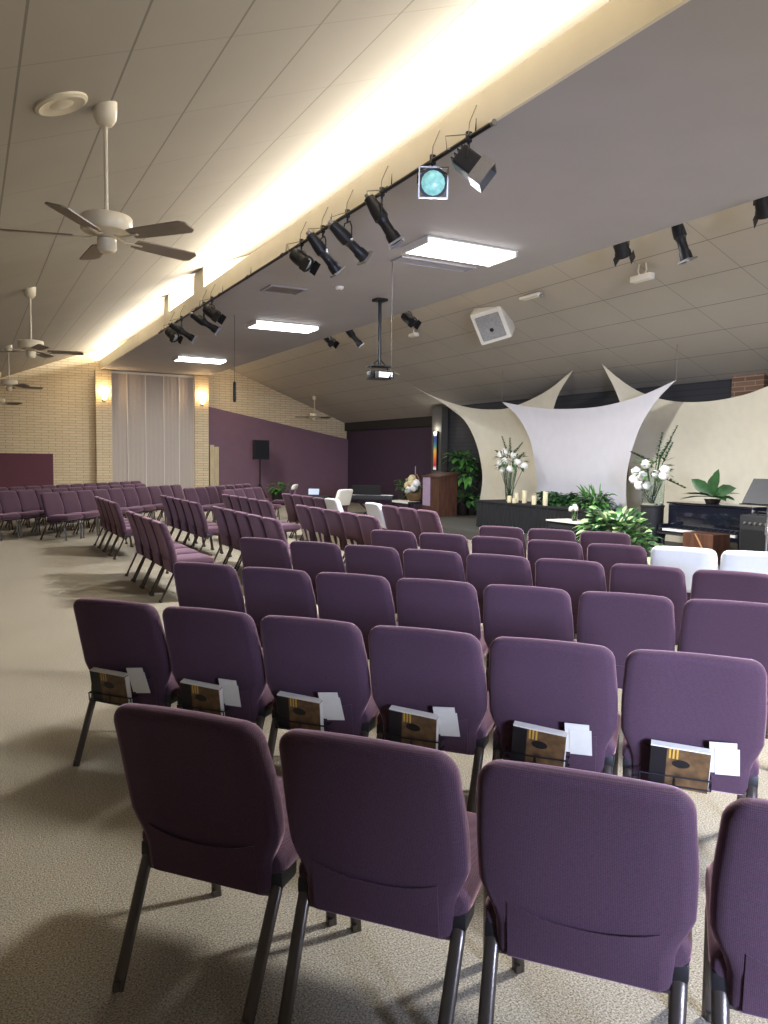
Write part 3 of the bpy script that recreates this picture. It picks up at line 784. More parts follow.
slopefit('ceiling_sensor', 'small white fitting below the round black spotlight', 'sensor', 8.5, 14.5, flood)

# ------------------------------------------------------------------ far wall: folding panels, sconces, speaker
t = thing('panel_curtain', 'tall pale fabric panel curtain between the two brick piers', 'curtain', (5.35, YF-.16, 0))
xs = [-1.32, -.82, -.25, .33, .83, 1.32]
for k in range(5):
    bm = B(); n = 8; a, b = xs[k], xs[k+1]
    front = []; 
    poly = [(a + (b-a)*i/n, (.003 if i % 2 else -.003) - .02*(k % 2)) for i in range(n+1)]
    poly = poly + [(x, y+.02) for x, y in reversed(poly)]
    add_prism(bm, poly, .03, 4.24); obj('panel', bm, M['curtain'], t, False)
bm = B(); add_box(bm, (0, .02, 4.27), (2.64, .1, .07)); obj('track', bm, M['trimwhite'], t, False)
for k in range(6):
    bm = B(); add_tube(bm, [(xs[k], -.04, .03), (xs[k], -.04, 4.24)], .014, 6); obj('edge_strip', bm, M['trimwhite'], t)

def sconce(x, label):
    t = thing('wall_sconce', label, 'wall lamp', (x, YF-.34, 3.42), 0, 'lit wall sconces on the brick piers')
    bm = B(); add_box(bm, (0, -.012, -.02), (.1, .024, .16), None, .008); add_tube(bm, [(0, -.02, -.06), (0, -.08, -.09), (0, -.1, -.05)], .012, 8); obj('bracket', bm, M['bronze'], t)
    bm = B(); add_lathe(bm, [(.03, -.06), (.06, -.03), (.08, .04), (.1, .13)], (0, -.11, 0), 16, cap=True); obj('shade', bm, M['sconce'], t)
    L = bpy.data.lights.new('sconce_bulb', 'POINT'); L.energy = 13; L.color = (1, .72, .4); L.shadow_soft_size = .07
    lo = bpy.data.objects.new('sconce_bulb', L); COL.objects.link(lo); lo.parent = t; lo.location = (0, -.13, .22)
sconce(3.8, 'lit glass wall sconce on the brick pier beside the aisle')
sconce(6.9, 'lit glass wall sconce on the brick pier beside the purple wall')
t = thing('leaning_board', 'tall beige board leaning at the corner of the brick pier', 'board', (7.32, YF-.28, 0))
bm = B()
for k, (x, w) in enumerate(((-.08, .14), (.07, .16))):
    add_prism(bm, [(x-w/2, -.06-.03*k), (x+w/2, -.06-.03*k), (x+w/2, -.03-.03*k), (x-w/2, -.03-.03*k)], 0, 2.02-.06*k)
obj('board', bm, M['beige'], t, False)
t = thing('stand_loudspeaker', 'black loudspeaker on a tripod stand before the purple wall', 'loudspeaker', (8.7, 25.0, 0))
bm = B(); add_prism(bm, [(-.26, -.2), (.26, -.2), (.2, .18), (-.2, .18)], 1.55, 2.2); obj('cabinet', bm, M['black'], t, False)
bm = B(); add_box(bm, (0, -.205, 1.9), (.46, .012, .56)); obj('grille', bm, M['blackmetal'], t, False)
bm = B(); add_tube(bm, [(0, 0, .15), (0, 0, 1.56)], .025, 10); obj('pole', bm, M['blackmetal'], t)
for k in range(3):
    a = 2*PI*k/3+.4; bm = B(); add_tube(bm, [(0, 0, .75), (.45*math.cos(a), .45*math.sin(a), .01)], .014, 8); obj('leg', bm, M['blackmetal'], t)

# ------------------------------------------------------------------ plants
def foliage(bm, n, c, spread, L, w, zmin=-.1, zmax=1., curl=.4, droop=.0, mats=1, hollow=.2):
    c = V(c)
    for _ in range(n):
        a = random.uniform(0, 2*PI); e = random.uniform(zmin, zmax)
        d = V((math.cos(a), math.sin(a), e)).normalized()
        r = random.uniform(hollow, 1.)
        p = c + V((d.x*spread[0]*r, d.y*spread[1]*r, d.z*spread[2]*r))
        dd = (d + V((random.uniform(-.5, .5), random.uniform(-.5, .5), random.uniform(-.3, .5)))).normalized()
        l = L*random.uniform(.7, 1.2)
        add_leaf(bm, p, dd, (random.uniform(-.3, .3), random.uniform(-.3, .3), 1), l, w*l/L, curl, random.randrange(mats))
def pot_bm(r0, r1, h):
    bm = B(); add_lathe(bm, [(r0*.9, 0), (r0, .01), (r1, h*.9), (r1*1.08, h*.92), (r1*1.08, h), (r1*.92, h), (r1*.9, h*.85), (.01, h*.85)], seg=20); return bm
def plant(name, label, loc, potargs, build, mats, potmat='pot', group=None):
    t = thing(name, label, 'plant', loc, 0, group)
    obj('pot', pot_bm(*potargs), M[potmat], t)
    bm = B(); build(bm); obj('foliage', bm, mats, t, angle=80)
    return t
# tall leafy plant beside the lectern
def tall(bm):
    for z in (.45, .75, 1.05, 1.3, 1.5):
        foliage(bm, 60, (random.uniform(-.1, .05), random.uniform(-.2, .2), z), (.26, .55, .2), .25, .12, -.4, .9, .45, mats=2)
t = plant('tall_potted_plant', 'tall bushy green plant in a pot between lectern and cream sail', (11.4, 16.75, SG), (.15, .19, .3), tall, [M['leaf'], M['leafdark']])
bm = B()
for k in range(4): add_tube(bm, [(.03*k-.05, .02*k, .25), (.05*k-.08, .06*(k-1.5), .9), (.07*(k-1.5), .1*(k-1.5), 1.6)], .012, 6)
obj('stem', bm, M['stem'], t)
# fern by the far speaker
def fern(bm):
    for k in range(26):
        a = random.uniform(0, 2*PI); e = random.uniform(.3, 1.5)
        add_leaf(bm, (0, 0, .4), (math.cos(a), math.sin(a), e), (0, 0, 1), .55*random.uniform(.7, 1.1), .13, .5)
    foliage(bm, 40, (0, 0, .6), (.4, .4, .25), .2, .09, -.2, 1, .4)
plant('potted_fern', 'leafy fern in a pot at the foot of the far tripod loudspeaker', (9.25, 24.7, 0), (.18, .24, .42), fern, [M['leaf']])
# greenery on the draped table
def ivy(bm): foliage(bm, 620, (0, 0, .06), (.2, .66, .24), .13, .07, -.25, 1, .5, mats=2, hollow=.35)
def ivy2(bm):
    foliage(bm, 260, (0, 0, .1), (.22, .42, .26), .17, .06, -.2, 1, .5, mats=2)
    for k in range(10): add_leaf(bm, (0, random.uniform(-.2, .2), .15), (random.uniform(-.5, .3), random.uniform(-.6, .6), 1), (1, 0, .2), .45, .04, .25)
TT = .76
plant('ivy_plant', 'dark green ivy spreading behind the candles on the black table', (10.3, 11.85, TT), (.1, .12, .1), ivy, [M['leafdark'], M['leafdark']])
plant('feathery_plant', 'feathery green plant before the white sail beside the ivy', (10.2, 10.72, TT), (.11, .13, .16), ivy2, [M['leaf'], M['leafdark']])
# variegated plant on the floor
def calathea(bm):
    for _ in range(340):
        a = random.uniform(0, 2*PI); e = random.uniform(-.3, 1.2); r = random.uniform(.25, 1)
        d = V((math.cos(a), math.sin(a), e)).normalized(); k = .78 if d.y < 0 else 1.
        p = V((0, 0, .62)) + V((d.x*.36*r, d.y*.62*r*(1.15 if d.y < 0 else .85), d.z*.40*r - (.30*r if d.y < 0 else .08*r)*abs(d.y)))
        add_leaf(bm, p, d + V((-.3, 0, .15)), (random.uniform(-.6, .0), random.uniform(-.3, .3), 1), random.uniform(.17, .27), .11, .4, random.choice((0, 1, 1, 2, 2, 2)))
plant('variegated_plant', 'white and green variegated plant in front of the stage', (8.55, 8.5, 0), (.17, .24, .42), calathea, [M['leaf'], M['leafpale'], M['leafdark']])

# ------------------------------------------------------------------ sails
def catmull(pts, n):
    pts = [V(p) for p in pts]; P = [pts[0]*2-pts[1]] + pts + [pts[-1]*2-pts[-2]]
    L = [0.]
    for a, b in zip(pts, pts[1:]): L.append(L[-1] + (b-a).length)
    out = []
    for i in range(n+1):
        s = L[-1]*i/n; k = 0
        while k < len(pts)-2 and s > L[k+1]: k += 1
        t = (s-L[k])/max(L[k+1]-L[k], 1e-6); a, b, c, d = P[k:k+4]
        out.append(.5*((2*b) + (c-a)*t + (2*a-5*b+4*c-d)*t*t + (3*b-a-3*c+d)*t**3))
    return out
def sail(name, label, top, left, right, bottom, m, n=28, cords=()):
    """top: left->right; left/right: top->bottom; bottom: left->right"""
    T, Lf, Rt, Bt = (catmull(p, n) for p in (top, left, right, bottom))
    t = thing(name, label, 'fabric sail', (0, 0, 0), 0, 'stretched fabric sails behind the stage')
    bm = B(); g = []
    for i in range(n+1):
        u = i/n; row = []
        for j in range(n+1):
            v = j/n
            p = (1-v)*T[i] + v*Bt[i] + (1-u)*Lf[j] + u*Rt[j] - ((1-u)*(1-v)*T[0] + u*(1-v)*T[-1] + (1-u)*v*Bt[0] + u*v*Bt[-1])
            row.append(p)
        g.append(row)
    f = [[bm.verts.new(p) for p in r] for r in g]; bk = [[bm.verts.new(p + V((.006, 0, 0))) for p in r] for r in g]
    for i in range(n):
        for j in range(n):
            bm.faces.new((f[i][j], f[i+1][j], f[i+1][j+1], f[i][j+1])); bm.faces.new((bk[i][j], bk[i][j+1], bk[i+1][j+1], bk[i+1][j]))
        bm.faces.new((f[i][0], bk[i][0], bk[i+1][0], f[i+1][0])); bm.faces.new((f[i][n], f[i+1][n], bk[i+1][n], bk[i][n]))
        bm.faces.new((f[0][i], f[0][i+1], bk[0][i+1], bk[0][i])); bm.faces.new((f[n][i], bk[n][i], bk[n][i+1], f[n][i+1]))
    obj('cloth', bm, m, t, angle=80)
    for a, b in cords:
        bm = B(); add_tube(bm, [a, b], .005, 6); obj('cord', bm, M['cable'], t)
    return t
SAILS = [('fabric_sail', 'cream stretched sail reaching a long point over the lectern', [(10.051, 17.661, 3.663), (10.3, 17.205, 3.41), (10.6, 16.711, 3.164), (10.9, 15.976, 2.936), (11.05, 15.178, 2.841), (11.05, 14.327, 2.856), (11.0, 13.123, 3.113), (10.888, 12.138, 3.484)], [(10.051, 17.661, 3.663), (10.48, 16.904, 3.221), (10.8, 16.452, 2.881), (10.95, 16.082, 2.596), (11.05, 15.776, 2.121), (11.1, 15.572, 1.556), (11.15, 15.58, 1.014), (11.2, 15.916, 0.019)], [(10.888, 12.138, 3.484), (11.0, 12.761, 2.92), (11.1, 13.101, 2.083), (11.15, 13.225, 1.21), (11.2, 13.15, 0.376)], [(11.2, 15.916, 0.019), (11.2, 14.429, 0.422), (11.2, 13.15, 0.376)], 'sail', []), ('fabric_sail', 'bright white stretched sail at the centre of the stage', [(10.55, 14.045, 2.932), (10.6, 13.122, 2.775), (10.6, 12.168, 2.685), (10.6, 11.041, 2.676), (10.6, 10.054, 2.81), (10.55, 9.223, 3.022)], [(10.55, 14.045, 2.932), (10.6, 13.524, 2.579), (10.6, 13.094, 2.072), (10.6, 12.871, 1.434), (10.65, 12.882, 1.009), (10.7, 12.983, 0.38)], [(10.55, 9.223, 3.022), (10.6, 9.662, 2.716), (10.6, 10.028, 2.258), (10.6, 10.261, 1.631), (10.65, 10.36, 1.115), (10.7, 10.332, 0.525)], [(10.7, 12.983, 0.38), (10.7, 11.603, 0.525), (10.7, 10.332, 0.525)], 'sailwhite', [((10.55, 14.045, 2.932), (10.55, 14.045, 3.6158999999999994)), ((10.55, 9.223, 3.022), (10.55, 9.223, 3.6158999999999994))]), ('fabric_sail', 'large cream stretched sail behind the piano', [(10.818, 11.25, 3.511), (11.0, 11.001, 3.233), (11.15, 10.579, 2.945), (11.2, 9.954, 2.752), (11.2, 9.255, 2.685), (11.15, 8.525, 2.722), (11.1, 7.9, 2.852), (11.0, 6.723, 3.267)], [(10.818, 11.25, 3.511), (11.05, 11.091, 2.976), (11.2, 10.981, 2.439), (11.25, 10.897, 1.764), (11.3, 10.992, 1.083), (11.35, 11.292, 0.17)], [(11.0, 6.723, 3.267), (11.2, 7.398, 2.153), (11.35, 7.392, 0.145)], [(11.35, 11.292, 0.17), (11.35, 9.254, 0.13), (11.35, 7.392, 0.145)], 'sail', [])]
for s in SAILS: sail(s[0], s[1], s[2], s[3], s[4], s[5], M[s[6]], cords=s[7])

# ------------------------------------------------------------------ stage furniture
# black draped table
t = thing('draped_table', 'long black draped table holding candles and greenery before the white sail', 'table', (10.15, 12.1, SG))
bm = B(); add_box(bm, (0, 0, TT-SG-.02), (.84, 3.5, .04), None, .006); obj('tabletop', bm, M['blackcloth'], t, False)
bm = B(); n = 60
poly = []
for i in range(n+1): poly.append((-.39 - .02*(i % 2), -1.72 + 3.44*i/n))
poly += [(.39, 1.72), (.39, -1.72)]
add_prism(bm, poly, .0, TT-SG-.04); obj('cloth', bm, M['blackcloth'], t, False)
def candle(x, y, h, r, label):
    t = thing('pillar_candle', label, 'candle', (x, y, TT), 0, 'ivory candles on the black table')
    bm = B(); add_lathe(bm, [(r*.97, 0), (r, .008), (r, h-.008), (r*.94, h), (r*.5, h-.008), (.004, h-.01)], seg=14); obj('wax', bm, M['candle'], t)
    bm = B(); add_tube(bm, [(0, 0, h-.012), (.002, 0, h+.018)], .002, 5); obj('wick', bm, M['black'], t)
for x, y, h, r, l in ((9.86, 12.8, .14, .045, 'ivory candle at the vase end of the clustered candles'), (9.98, 12.72, .2, .045, 'ivory candle, second tallest of the cluster by the vase'),
                    (10.06, 12.56, .26, .05, 'tallest ivory candle of the cluster by the vase'), (9.85, 12.62, .1, .045, 'shortest ivory candle of the cluster by the vase'),
                    (9.87, 12.02, .18, .05, 'shorter ivory candle standing before the ivy'), (9.92, 11.74, .27, .05, 'taller ivory candle standing before the ivy')):
    candle(x, y, h, r, l)
def bloom(bm, c, r):
    bmesh.ops.create_icosphere(bm, subdivisions=2, radius=r, matrix=Matrix.Translation(c))
    for v in bm.verts:
        d = (v.co - V(c))
        v.co = V(c) + d*(1 + .22*math.sin(d.x*170+c[0]*9)*math.sin(d.y*150)*math.sin(d.z*160+1) + random.uniform(-.09, .09))
def vase(label, loc, prof):
    t = thing('glass_vase', label, 'vase', loc)
    bm = B(); add_lathe(bm, prof, seg=24, cap=True); obj('vessel', bm, M['glass'], t, angle=60); return t
def bouquet(label, loc, blooms, spikes, sprays, stem_to):
    t = thing('flower_bouquet', label, 'flowers', loc)
    bm = B()
    for c in blooms: add_tube(bm, [(random.uniform(-.04, .04), random.uniform(-.04, .04), stem_to), V(c)], .006, 5)
    for a, b in spikes: add_tube(bm, [(0, 0, stem_to), a, b], .007, 5)
    obj('stem', bm, M['leafdark'], t)
    for c in blooms:
        bm = B(); bloom(bm, c, .078); obj('bloom', bm, M['petal'], t, angle=80)
    for a, b in spikes:
        bm = B(); a, b = V(a), V(b)
        for k in range(26):
            p = a.lerp(b, k/25.); ang = k*2.4
            add_leaf(bm, p, V((math.cos(ang), math.sin(ang), .7)), (0, 0, 1), .085*(1.15-k/32.), .045, .2)
        obj('flower_spike', bm, M['leafdark'], t, angle=80)
    bm = B()
    foliage(bm, sprays, (0, 0, .12), (.3, .36, .3), .16, .05, -.5, 1., .3, mats=2); obj('foliage', bm, [M['leafdark'], M['leaf']], t, angle=80)
vase('tall clear glass vase on the black table before the cream sail', (10.2, 13.25, TT), [(.07, 0), (.075, .01), (.10, .35), (.16, .68), (.152, .68), (.09, .35), (.06, .03), (.005, .03)])
bouquet('white rose bouquet with dark spikes in the tall vase on the table', (10.2, 13.25, TT+.72),
        [(-.12, .02, .14), (-.08, .24, .1), (0, -.26, .12), (-.1, -.14, -.03), (.03, .4, .0), (.05, -.42, .04), (-.06, .12, .33), (.02, -.1, .26), (-.05, .27, .27), (-.1, .1, -.06)],
        [((0, .1, .3), (0, .3, .66)), ((0, 0, .3), (0, .02, .62)), ((0, -.12, .28), (.05, -.34, .52)), ((0, .25, .2), (0, .52, .36)), ((0, -.25, .15), (0, -.46, .3))], 90, -.66)
# black pedestal with the second vase
t = thing('pedestal', 'round black pedestal at the end of the piano', 'pedestal', (9.78, 8.93, SG))
bm = B(); add_lathe(bm, [(.17, 0), (.18, .02), (.18, .72), (.19, .73), (.19, .76), (.005, .76)], seg=24); obj('drum', bm, M['black'], t)
bm = B(); add_lathe(bm, [(.2, -.0), (.2, .03), (.17, .05)], seg=24); obj('base', bm, M['black'], t)
vase('wide clear glass cylinder vase on the black pedestal', (9.78, 8.93, SG+.762), [(.17, 0), (.175, .01), (.19, .48), (.182, .48), (.165, .03), (.005, .03)])
bouquet('white rose bouquet with tall dark branches in the cylinder vase', (9.78, 8.93, SG+1.2),
        [(-.08, .3, .1), (-.05, .12, .22), (-.1, .14, .03), (-.12, .3, -.03), (-.05, -.1, .06), (-.08, -.27, .04), (-.12, -.0, -.13), (0, -.19, .1), (-.1, .2, -.13), (-.08, -.3, .14)],
        [((0, -.12, .3), (.02, -.42, .82)), ((0, -.05, .3), (0, -.15, .72)), ((0, -.18, .25), (0, -.36, .56)), ((0, .15, .28), (0, .5, .42)), ((.02, -.2, 0), (.02, -.62, -.14)), ((0, -.1, .3), (.05, -.28, .6))], 70, -.4)

# small white-topped stand with a glass of flowers
t = thing('small_table', 'little black table with a white cloth top before the ivy', 'table', (9.15, 10.12, SG))
bm = B(); add_box(bm, (0, 0, .42), (.5, .78, .025), None, .006); obj('tabletop', bm, M['whitecloth'], t, False)
for sx in (-1, 1):
    for sy in (-1, 1):
        bm = B(); add_tube(bm, [(sx*.2, sy*.33, .41), (sx*.22, sy*.35, 0)], .018, 8); obj('leg', bm, M['black'], t)
bm = B(); add_box(bm, (0, 0, .35), (.42, .68, .1)); obj('apron', bm, M['blackcloth'], t, False)
t = vase('small glass with white flowers on the white-topped table', (9.1, 10.0, SG+.4335), [(.04, 0), (.045, .01), (.05, .17), (.045, .17), (.038, .02), (.004, .02)])
t = thing('flower_bouquet', 'tiny bunch of white flowers in the small glass', 'flowers', (9.1, 10.0, SG+.62))
for k, c in enumerate(((0, 0, .06), (-.04, .05, .02), (-.03, -.06, .03))):
    bm = B(); bloom(bm, c, .045); obj('bloom', bm, M['petal'], t, angle=80)
bm = B(); add_tube(bm, [(0, 0, -.15), (0, 0, .06)], .006, 5); add_tube(bm, [(.01, .0, -.15), (-.04, .05, .02)], .006, 5); add_tube(bm, [(.01, 0, -.15), (-.03, -.06, .03)], .006, 5); obj('stem', bm, M['leaf'], t)

# piano
t = thing('upright_piano', 'glossy black piano with white keys before the large cream sail', 'piano', (10.1, 7.94, SG))
bm = B(); add_box(bm, (.05, 0, .60), (.55, 1.5, .40), None, .02); obj('case', bm, M['gloss'], t)
bm = B(); add_box(bm, (.05, 0, .815), (.6, 1.54, .03), None, .008); obj('lid', bm, M['gloss'], t)
bm = B(); add_box(bm, (-.34, 0, .355), (.26, 1.5, .06), None, .008); add_box(bm, (-.24, .72, .425), (.4, .06, .12), None, .01); add_box(bm, (-.24, -.72, .425), (.4, .06, .12), None, .01); obj('keybed', bm, M['gloss'], t)
bm = B()
for k in range(44): add_box(bm, (-.36, -.66 + 1.32*(k+.5)/44, .40), (.17, 1.32/44-.002, .03))
obj('white_keys', bm, M['ivory'], t, False)
bm = B()
for k in range(43):
    if k % 7 in (2, 6): continue
    add_box(bm, (-.315, -.66 + 1.32*(k+1)/44, .423), (.09, .014, .02))
obj('black_keys', bm, M['black'], t, False)
bm = B(); add_box(bm, (.2, 0, .22), (.12, 1.4, .42)); obj('lower_panel', bm, M['gloss'], t, False)
for sy in (-1, 1):
    bm = B(); add_lathe(bm, [(.05, 0), (.05, .03), (.03, .06), (.035, .28), (.05, .325)], (-.38, sy*.7, 0), 14); obj('leg', bm, M['gloss'], t)
bm = B()
for k in range(3): add_box(bm, (-.02, -.08+.08*k, .05), (.16, .03, .02))
obj('pedal', bm, M['steel'], t, False)
# broad leaf plant on the piano
def broad(bm):
    for d, L, w in (((-.1, .35, .55), .38, .2), ((-.1, -.15, .9), .42, .18), ((-.2, -.6, .5), .42, .2), ((-.3, .9, .1), .4, .14), ((-.3, -.9, .2), .36, .17), ((-.6, .2, .2), .32, .17), ((-.4, -.5, .1), .34, .18), ((.3, .2, .7), .36, .17), ((-.5, .6, .3), .34, .16), ((.2, -.7, .4), .34, .16)):
        add_leaf(bm, (0, 0, .1), (d[0], d[1]*1.5, d[2]), (0, .2, 1) if abs(d[2]) < .5 else (-1, 0, .3), L*1.35, w, .2, 0)
plant('broad_leaf_plant', 'broad-leafed green plant on top of the black piano', (10.05, 8.0, SG+.831), (.1, .12, .07), broad, [M['leafdark']])
# wooden box and stick before the piano
t = thing('wooden_box', 'brown wooden box with a pale stick leaning on it before the piano', 'box', (9.32, 7.5, SG))
bm = B(); add_box(bm, (0, 0, .225), (.36, .52, .45), None, .008); obj('box', bm, M['wood'], t, False)
bm = B(); add_tube(bm, [(-.23, -.28, .0), (-.17, .05, .44)], .012, 8); obj('stick', bm, M['lightwood'], t)
# black amplifier
t = thing('amplifier', 'black amplifier box standing beside the piano keys', 'amplifier', (9.6, 6.78, SG))
bm = B(); add_box(bm, (0, 0, .38), (.4, .5, .74), None, .02); obj('cabinet', bm, M['black'], t)
bm = B(); add_box(bm, (-.205, 0, .3), (.014, .42, .5)); obj('grille', bm, M['blackmetal'], t, False)
for k in range(5):
    bm = B(); add_lathe_dir(bm, [(.018, 0), (.016, .02), (.005, .022)], (-.2, -.16+.08*k, .64), (-1, 0, 0), 10); obj('knob', bm, M['steel'], t)
bm = B(); add_tube(bm, [(0, -.12, .75), (0, -.1, .79), (0, .1, .79), (0, .12, .75)], .012, 6); obj('handle', bm, M['blackmetal'], t)
# music stand
t = thing('music_stand', 'black tripod music stand at the stage edge beside the amplifier', 'music stand', (8.4, 5.9, 0))
bm = B(); dR = Matrix.Rotation(math.radians(38), 3, 'Y')
add_box(bm, (0, 0, 1.3), (.02, .56, .36), Matrix.Rotation(math.radians(35), 3, 'Y')); obj('desk', bm, M['black'], t, False)
bm = B(); add_box(bm, (-.12, 0, 1.145), (.07, .56, .014)); obj('ledge', bm, M['black'], t, False)
bm = B(); add_tube(bm, [(0, 0, .1), (0, 0, 1.26)], .014, 10); obj('pole', bm, M['steel'], t)
for k in range(3):
    a = 2*PI*k/3 + .5; bm = B(); add_tube(bm, [(0, 0, .5), (.14*math.cos(a), .14*math.sin(a), .35), (.33*math.cos(a), .33*math.sin(a), .012)], .011, 8); obj('leg', bm, M['steel'], t)
bm = B(); add_lathe(bm, [(.022, .78), (.026, .8), (.026, .86), (.02, .88)]); obj('collar', bm, M['steel'], t)

# lectern with lilac front, flowers on a low black table, lit stained glass strip
t = thing('lectern', 'reddish wooden lectern with a lilac cloth beside the tall plant', 'lectern', (10.75, 16.85, SG))
bm = B(); add_prism(bm, [(-.3, 0), (.25, 0), (.25, 1.08), (-.3, .98)], -.4, -.35, 'Y'); obj('side_panel', bm, M['wood'], t, False)
bm = B(); add_prism(bm, [(-.3, 0), (.25, 0), (.25, 1.08), (-.3, .98)], .35, .4, 'Y'); obj('side_panel', bm, M['wood'], t, False)
bm = B(); add_box(bm, (-.27, 0, .49), (.04, .7, .96)); add_box(bm, (.05, 0, .3), (.5, .7, .03)); obj('front_panel', bm, M['wood'], t, False)
bm = B(); add_box(bm, (-.02, 0, 1.055), (.62, .88, .04), Matrix.Rotation(math.radians(-10), 3, 'Y'), .008); obj('top', bm, M['wood'], t, False)
bm = B(); add_box(bm, (-.305, .19, .62), (.02, .36, .74), None, .008); obj('cloth', bm, M['lilac'], t, False)
t = thing('low_table', 'low black table with a white runner left of the lectern'.replace('left of', 'beside'), 'table', (10.5, 17.95, SG))
bm = B(); add_box(bm, (0, 0, .3), (.6, 1.1, .04), None, .006); obj('tabletop', bm, M['black'], t, False)
bm = B(); add_box(bm, (-.12, .05, .324), (.38, .86, .01)); add_box(bm, (-.304, .05, .30), (.008, .86, .06)); obj('runner', bm, M['whitecloth'], t, False)
for sx in (-1, 1):
    for sy in (-1, 1):
        bm = B(); add_box(bm, (sx*.26, sy*.5, .14), (.05, .05, .28)); obj('leg', bm, M['black'], t, False)
t = thing('flower_basket', 'wicker basket of cream and white flowers on the low black table', 'flower basket', (10.5, 17.7, SG+.332))
bm = B(); add_lathe(bm, [(.15, 0), (.22, .05), (.26, .2), (.27, .22), (.25, .22), (.2, .1), (.005, .06)], seg=20); obj('basket', bm, M['wicker'], t)
bm = B(); add_tube(bm, [(0, .26*math.cos(PI*k/10), .2 + .52*math.sin(PI*k/10)) for k in range(11)], .016, 8); obj('handle', bm, M['wicker'], t)
for k, (c, mm) in enumerate((((-.1, .22, .42), 'petalcream'), ((-.12, .02, .5), 'petalcream'), ((-.12, -.12, .36), 'petal'), ((-.05, .1, .6), 'petalcream'), ((-.12, .14, .28), 'petal'), ((-.1, -.22, .48), 'petal'))):
    bm = B(); bloom(bm, c, .11); obj('bloom', bm, M[mm], t, angle=80)
bm = B(); foliage(bm, 80, (0, .0, .22), (.3, .36, .2), .2, .06, -.3, 1, .4, mats=2); obj('foliage', bm, [M['leaf'], M['leafdark']], t, angle=80)
def tub(bm):
    foliage(bm, 50, (0, 0, .36), (.16, .14, .22), .2, .08, -.2, 1, .5, mats=2)
plant('table_plant', 'white-edged leafy plant on the low black table beside the flower basket', (10.5, 18.4, SG+.332), (.1, .13, .18), tub, [M['leafdark'], M['leafpale']])
t = thing('taper_candle', 'thin grey taper candle on the low black table before the dark purple wall', 'candle', (10.68, 18.02, SG+.322))
bm = B(); add_lathe(bm, [(.05, 0), (.05, .015), (.012, .03), (.014, .5), (.02, .52), (.02, .54)]); obj('holder', bm, M['steel'], t)
bm = B(); add_lathe(bm, [(.013, .53), (.012, .92), (.003, .94)]); obj('wax', bm, M['lilac'], t)
t = thing('stained_glass_lamp', 'tall narrow rainbow stained glass strip on the grey column', 'lamp', (XS-.235, YC-.25, 1.34))
bm = B(); add_box(bm, (0, 0, .53), (.04, .17, 1.06), None, .004); obj('glass_strip', bm, M['rainbow'], t, False)
bm = B()
for sy in (-1, 1): add_box(bm, (0, sy*.095, .53), (.05, .02, 1.1))
obj('frame', bm, M['blackmetal'], t, False)
L = bpy.data.lights.new('strip_glow', 'POINT'); L.energy = 4; L.color = (1, .95, .85); L.shadow_soft_size = .04
lo = bpy.data.objects.new('strip_glow', L); COL.objects.link(lo); lo.parent = t; lo.location = (-.08, 0, 1.14)

# keyboard corner past the straight blocks
t = thing('keyboard', 'black electric keyboard on a crossed stand before the dark purple wall', 'keyboard', (8.45, 16.5, 0), math.radians(140))
bm = B(); add_box(bm, (0, 0, .70), (1.3, .34, .1), None, .012); obj('case', bm, M['black'], t)
bm = B(); add_box(bm, (0, -.09, .755), (1.2, .14, .012)); obj('white_keys', bm, M['ivory'], t, False)
for s in (-1, 1):
    bm = B(); add_tube(bm, [(s*.4, -.22, .012), (-s*.3, .0, .65)], .018, 8); obj('leg', bm, M['blackmetal'], t)
bm = B(); add_box(bm, (0, .15, .88), (.7, .02, .24), Matrix.Rotation(math.radians(-20), 3, 'X')); obj('music_rest', bm, M['black'], t, False)
put_chair(7.75, 16.25, 118, 'purple chair under a white towel beside the black keyboard', 1.)
cover(7.75, 16.25, 118, 'white towel hung over the chair back beside the keyboard', .52, M['whitecloth'])
put_chair(7.75, 19.4, 150, 'purple chair with a pale cloth on top before the potted fern', 1.)
cover(7.75, 19.4, 150, 'pale cloth over the top of the chair before the potted fern', .78, M['whitecloth'])
t = thing('low_desk', 'dark low desk past the straight blocks carrying an open laptop', 'desk', (7.55, 17.9, 0), math.radians(-35))
bm = B(); add_box(bm, (0, 0, .66), (1.0, .5, .04), None, .006); obj('tabletop', bm, M['black'], t, False)
for s in (-1, 1):
    bm = B(); add_box(bm, (s*.46, 0, .32), (.04, .46, .64)); obj('side_panel', bm, M['black'], t, False)
t = thing('laptop', 'open laptop with a pale screen on the dark low desk', 'laptop', (7.6, 17.85, .681), math.radians(-35))
bm = B(); add_box(bm, (0, 0, .009), (.3, .2, .016), None, .003); obj('keyboard_base', bm, M['blackmetal'], t, False)
bm = B(); add_box(bm, (0, .115, .1), (.3, .012, .18), Matrix.Rotation(math.radians(-14), 3, 'X')); s = obj('lid', bm, M['blackmetal'], t, False)
bm = B(); add_box(bm, (0, .107, .1), (.27, .004, .15), Matrix.Rotation(math.radians(-14), 3, 'X')); o = obj('screen', bm, mat('pale_screen', (190, 200, 214), .3, noise=.05, emit=(190, 205, 230), estr=.25), s, False)

# ------------------------------------------------------------------ light
def area(name, loc, rot, sx, sy, e, col=(1, 1, 1), spread=PI):
    L = bpy.data.lights.new(name, 'AREA'); L.shape = 'RECTANGLE'; L.size = sx; L.size_y = sy; L.energy = e; L.color = col; L.spread = spread
    o = bpy.data.objects.new(name, L); COL.objects.link(o); o.location = loc; o.rotation_euler = rot; return o
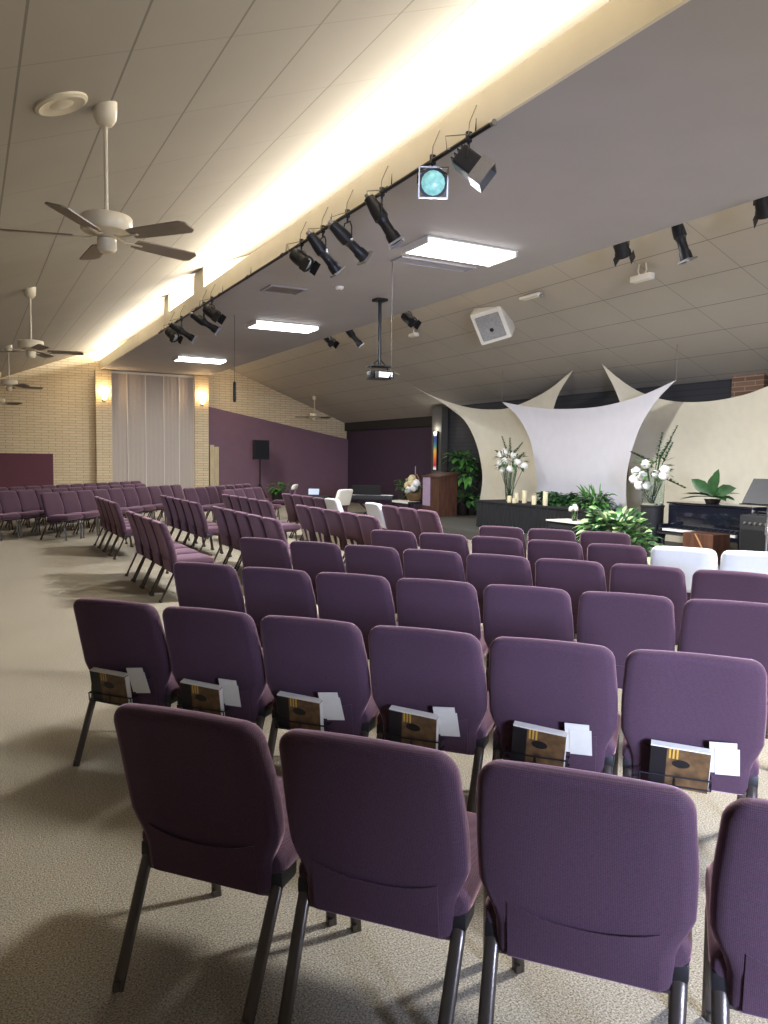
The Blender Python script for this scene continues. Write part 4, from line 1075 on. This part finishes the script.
# warm tubes lying in the trough on top of the soffit, either side of the ridge, shining up
for k in range(5):
    y = .6 + 5.6*k
    area('trough_tube', (SX0+.42, y, SZ+.42), (math.radians(180), math.radians(-46), 0), .16, 5.4, 215, (1, .95, .86))
    area('trough_tube', (SX1-.25, y, SZ+.12), (math.radians(180), math.radians(-12), 0), .16, 4.9, 120, (1, .95, .86))
# fluorescent fixtures help; the first belongs to the added unseen fixture
for x, y, e in ((5.6, 1.85, 420), (5.6, 8.42, 480), (5.7, 15.0, 180), (5.7, 21.4, 150)):
    area('fixture_light', (x, y, SZ-.1), (0, 0, 0), 1.25, .5, e, (.95, .97, 1))
# daylight through the added windows of the stage-side wall, past the frame edge
area('added_window_daylight', (XS-.12, WY, 1.95), (0, math.radians(90), 0), 1.5, 5.0, 110, (.95, .96, 1))
# daylight through the added glazed lobby door behind the camera
area('added_entrance_daylight', ((DX0+DX1)/2, VY-.25, 1.9), (math.radians(90), 0, 0), DX1-DX0, 1.0, 1250, (.54, .65, 1))
w = bpy.data.worlds.new('World'); SC.world = w; w.use_nodes = True
bg = w.node_tree.nodes['Background']; bg.inputs[0].default_value = (.75, .83, 1, 1); bg.inputs[1].default_value = .6

# ------------------------------------------------------------------ camera
cam_d = bpy.data.cameras.new('Camera'); cam = bpy.data.objects.new('Camera', cam_d); COL.objects.link(cam)
cam_d.sensor_width = 36; cam_d.sensor_fit = 'AUTO'; cam_d.lens = 770./1024*36; cam_d.clip_start = .05
right = V((.88030916, -.47424941, .01196973)); down = V((-.02267284, -.06726133, -.99747775)); fwd = V((.47385833, .87781741, -.06996335))
R = Matrix((right, -down, -fwd)).transposed()
cam.matrix_world = Matrix.Translation((0, 0, 1.65)) @ R.to_4x4()
SC.camera = cam
SC.view_settings.view_transform = 'Standard'; SC.view_settings.look = 'None'; SC.view_settings.gamma = 1; SC.view_settings.use_curve_mapping = False
SC.view_settings.exposure = .38
SC.cycles.use_denoising = True
SC.cycles.max_bounces = 8; SC.cycles.diffuse_bounces = 5
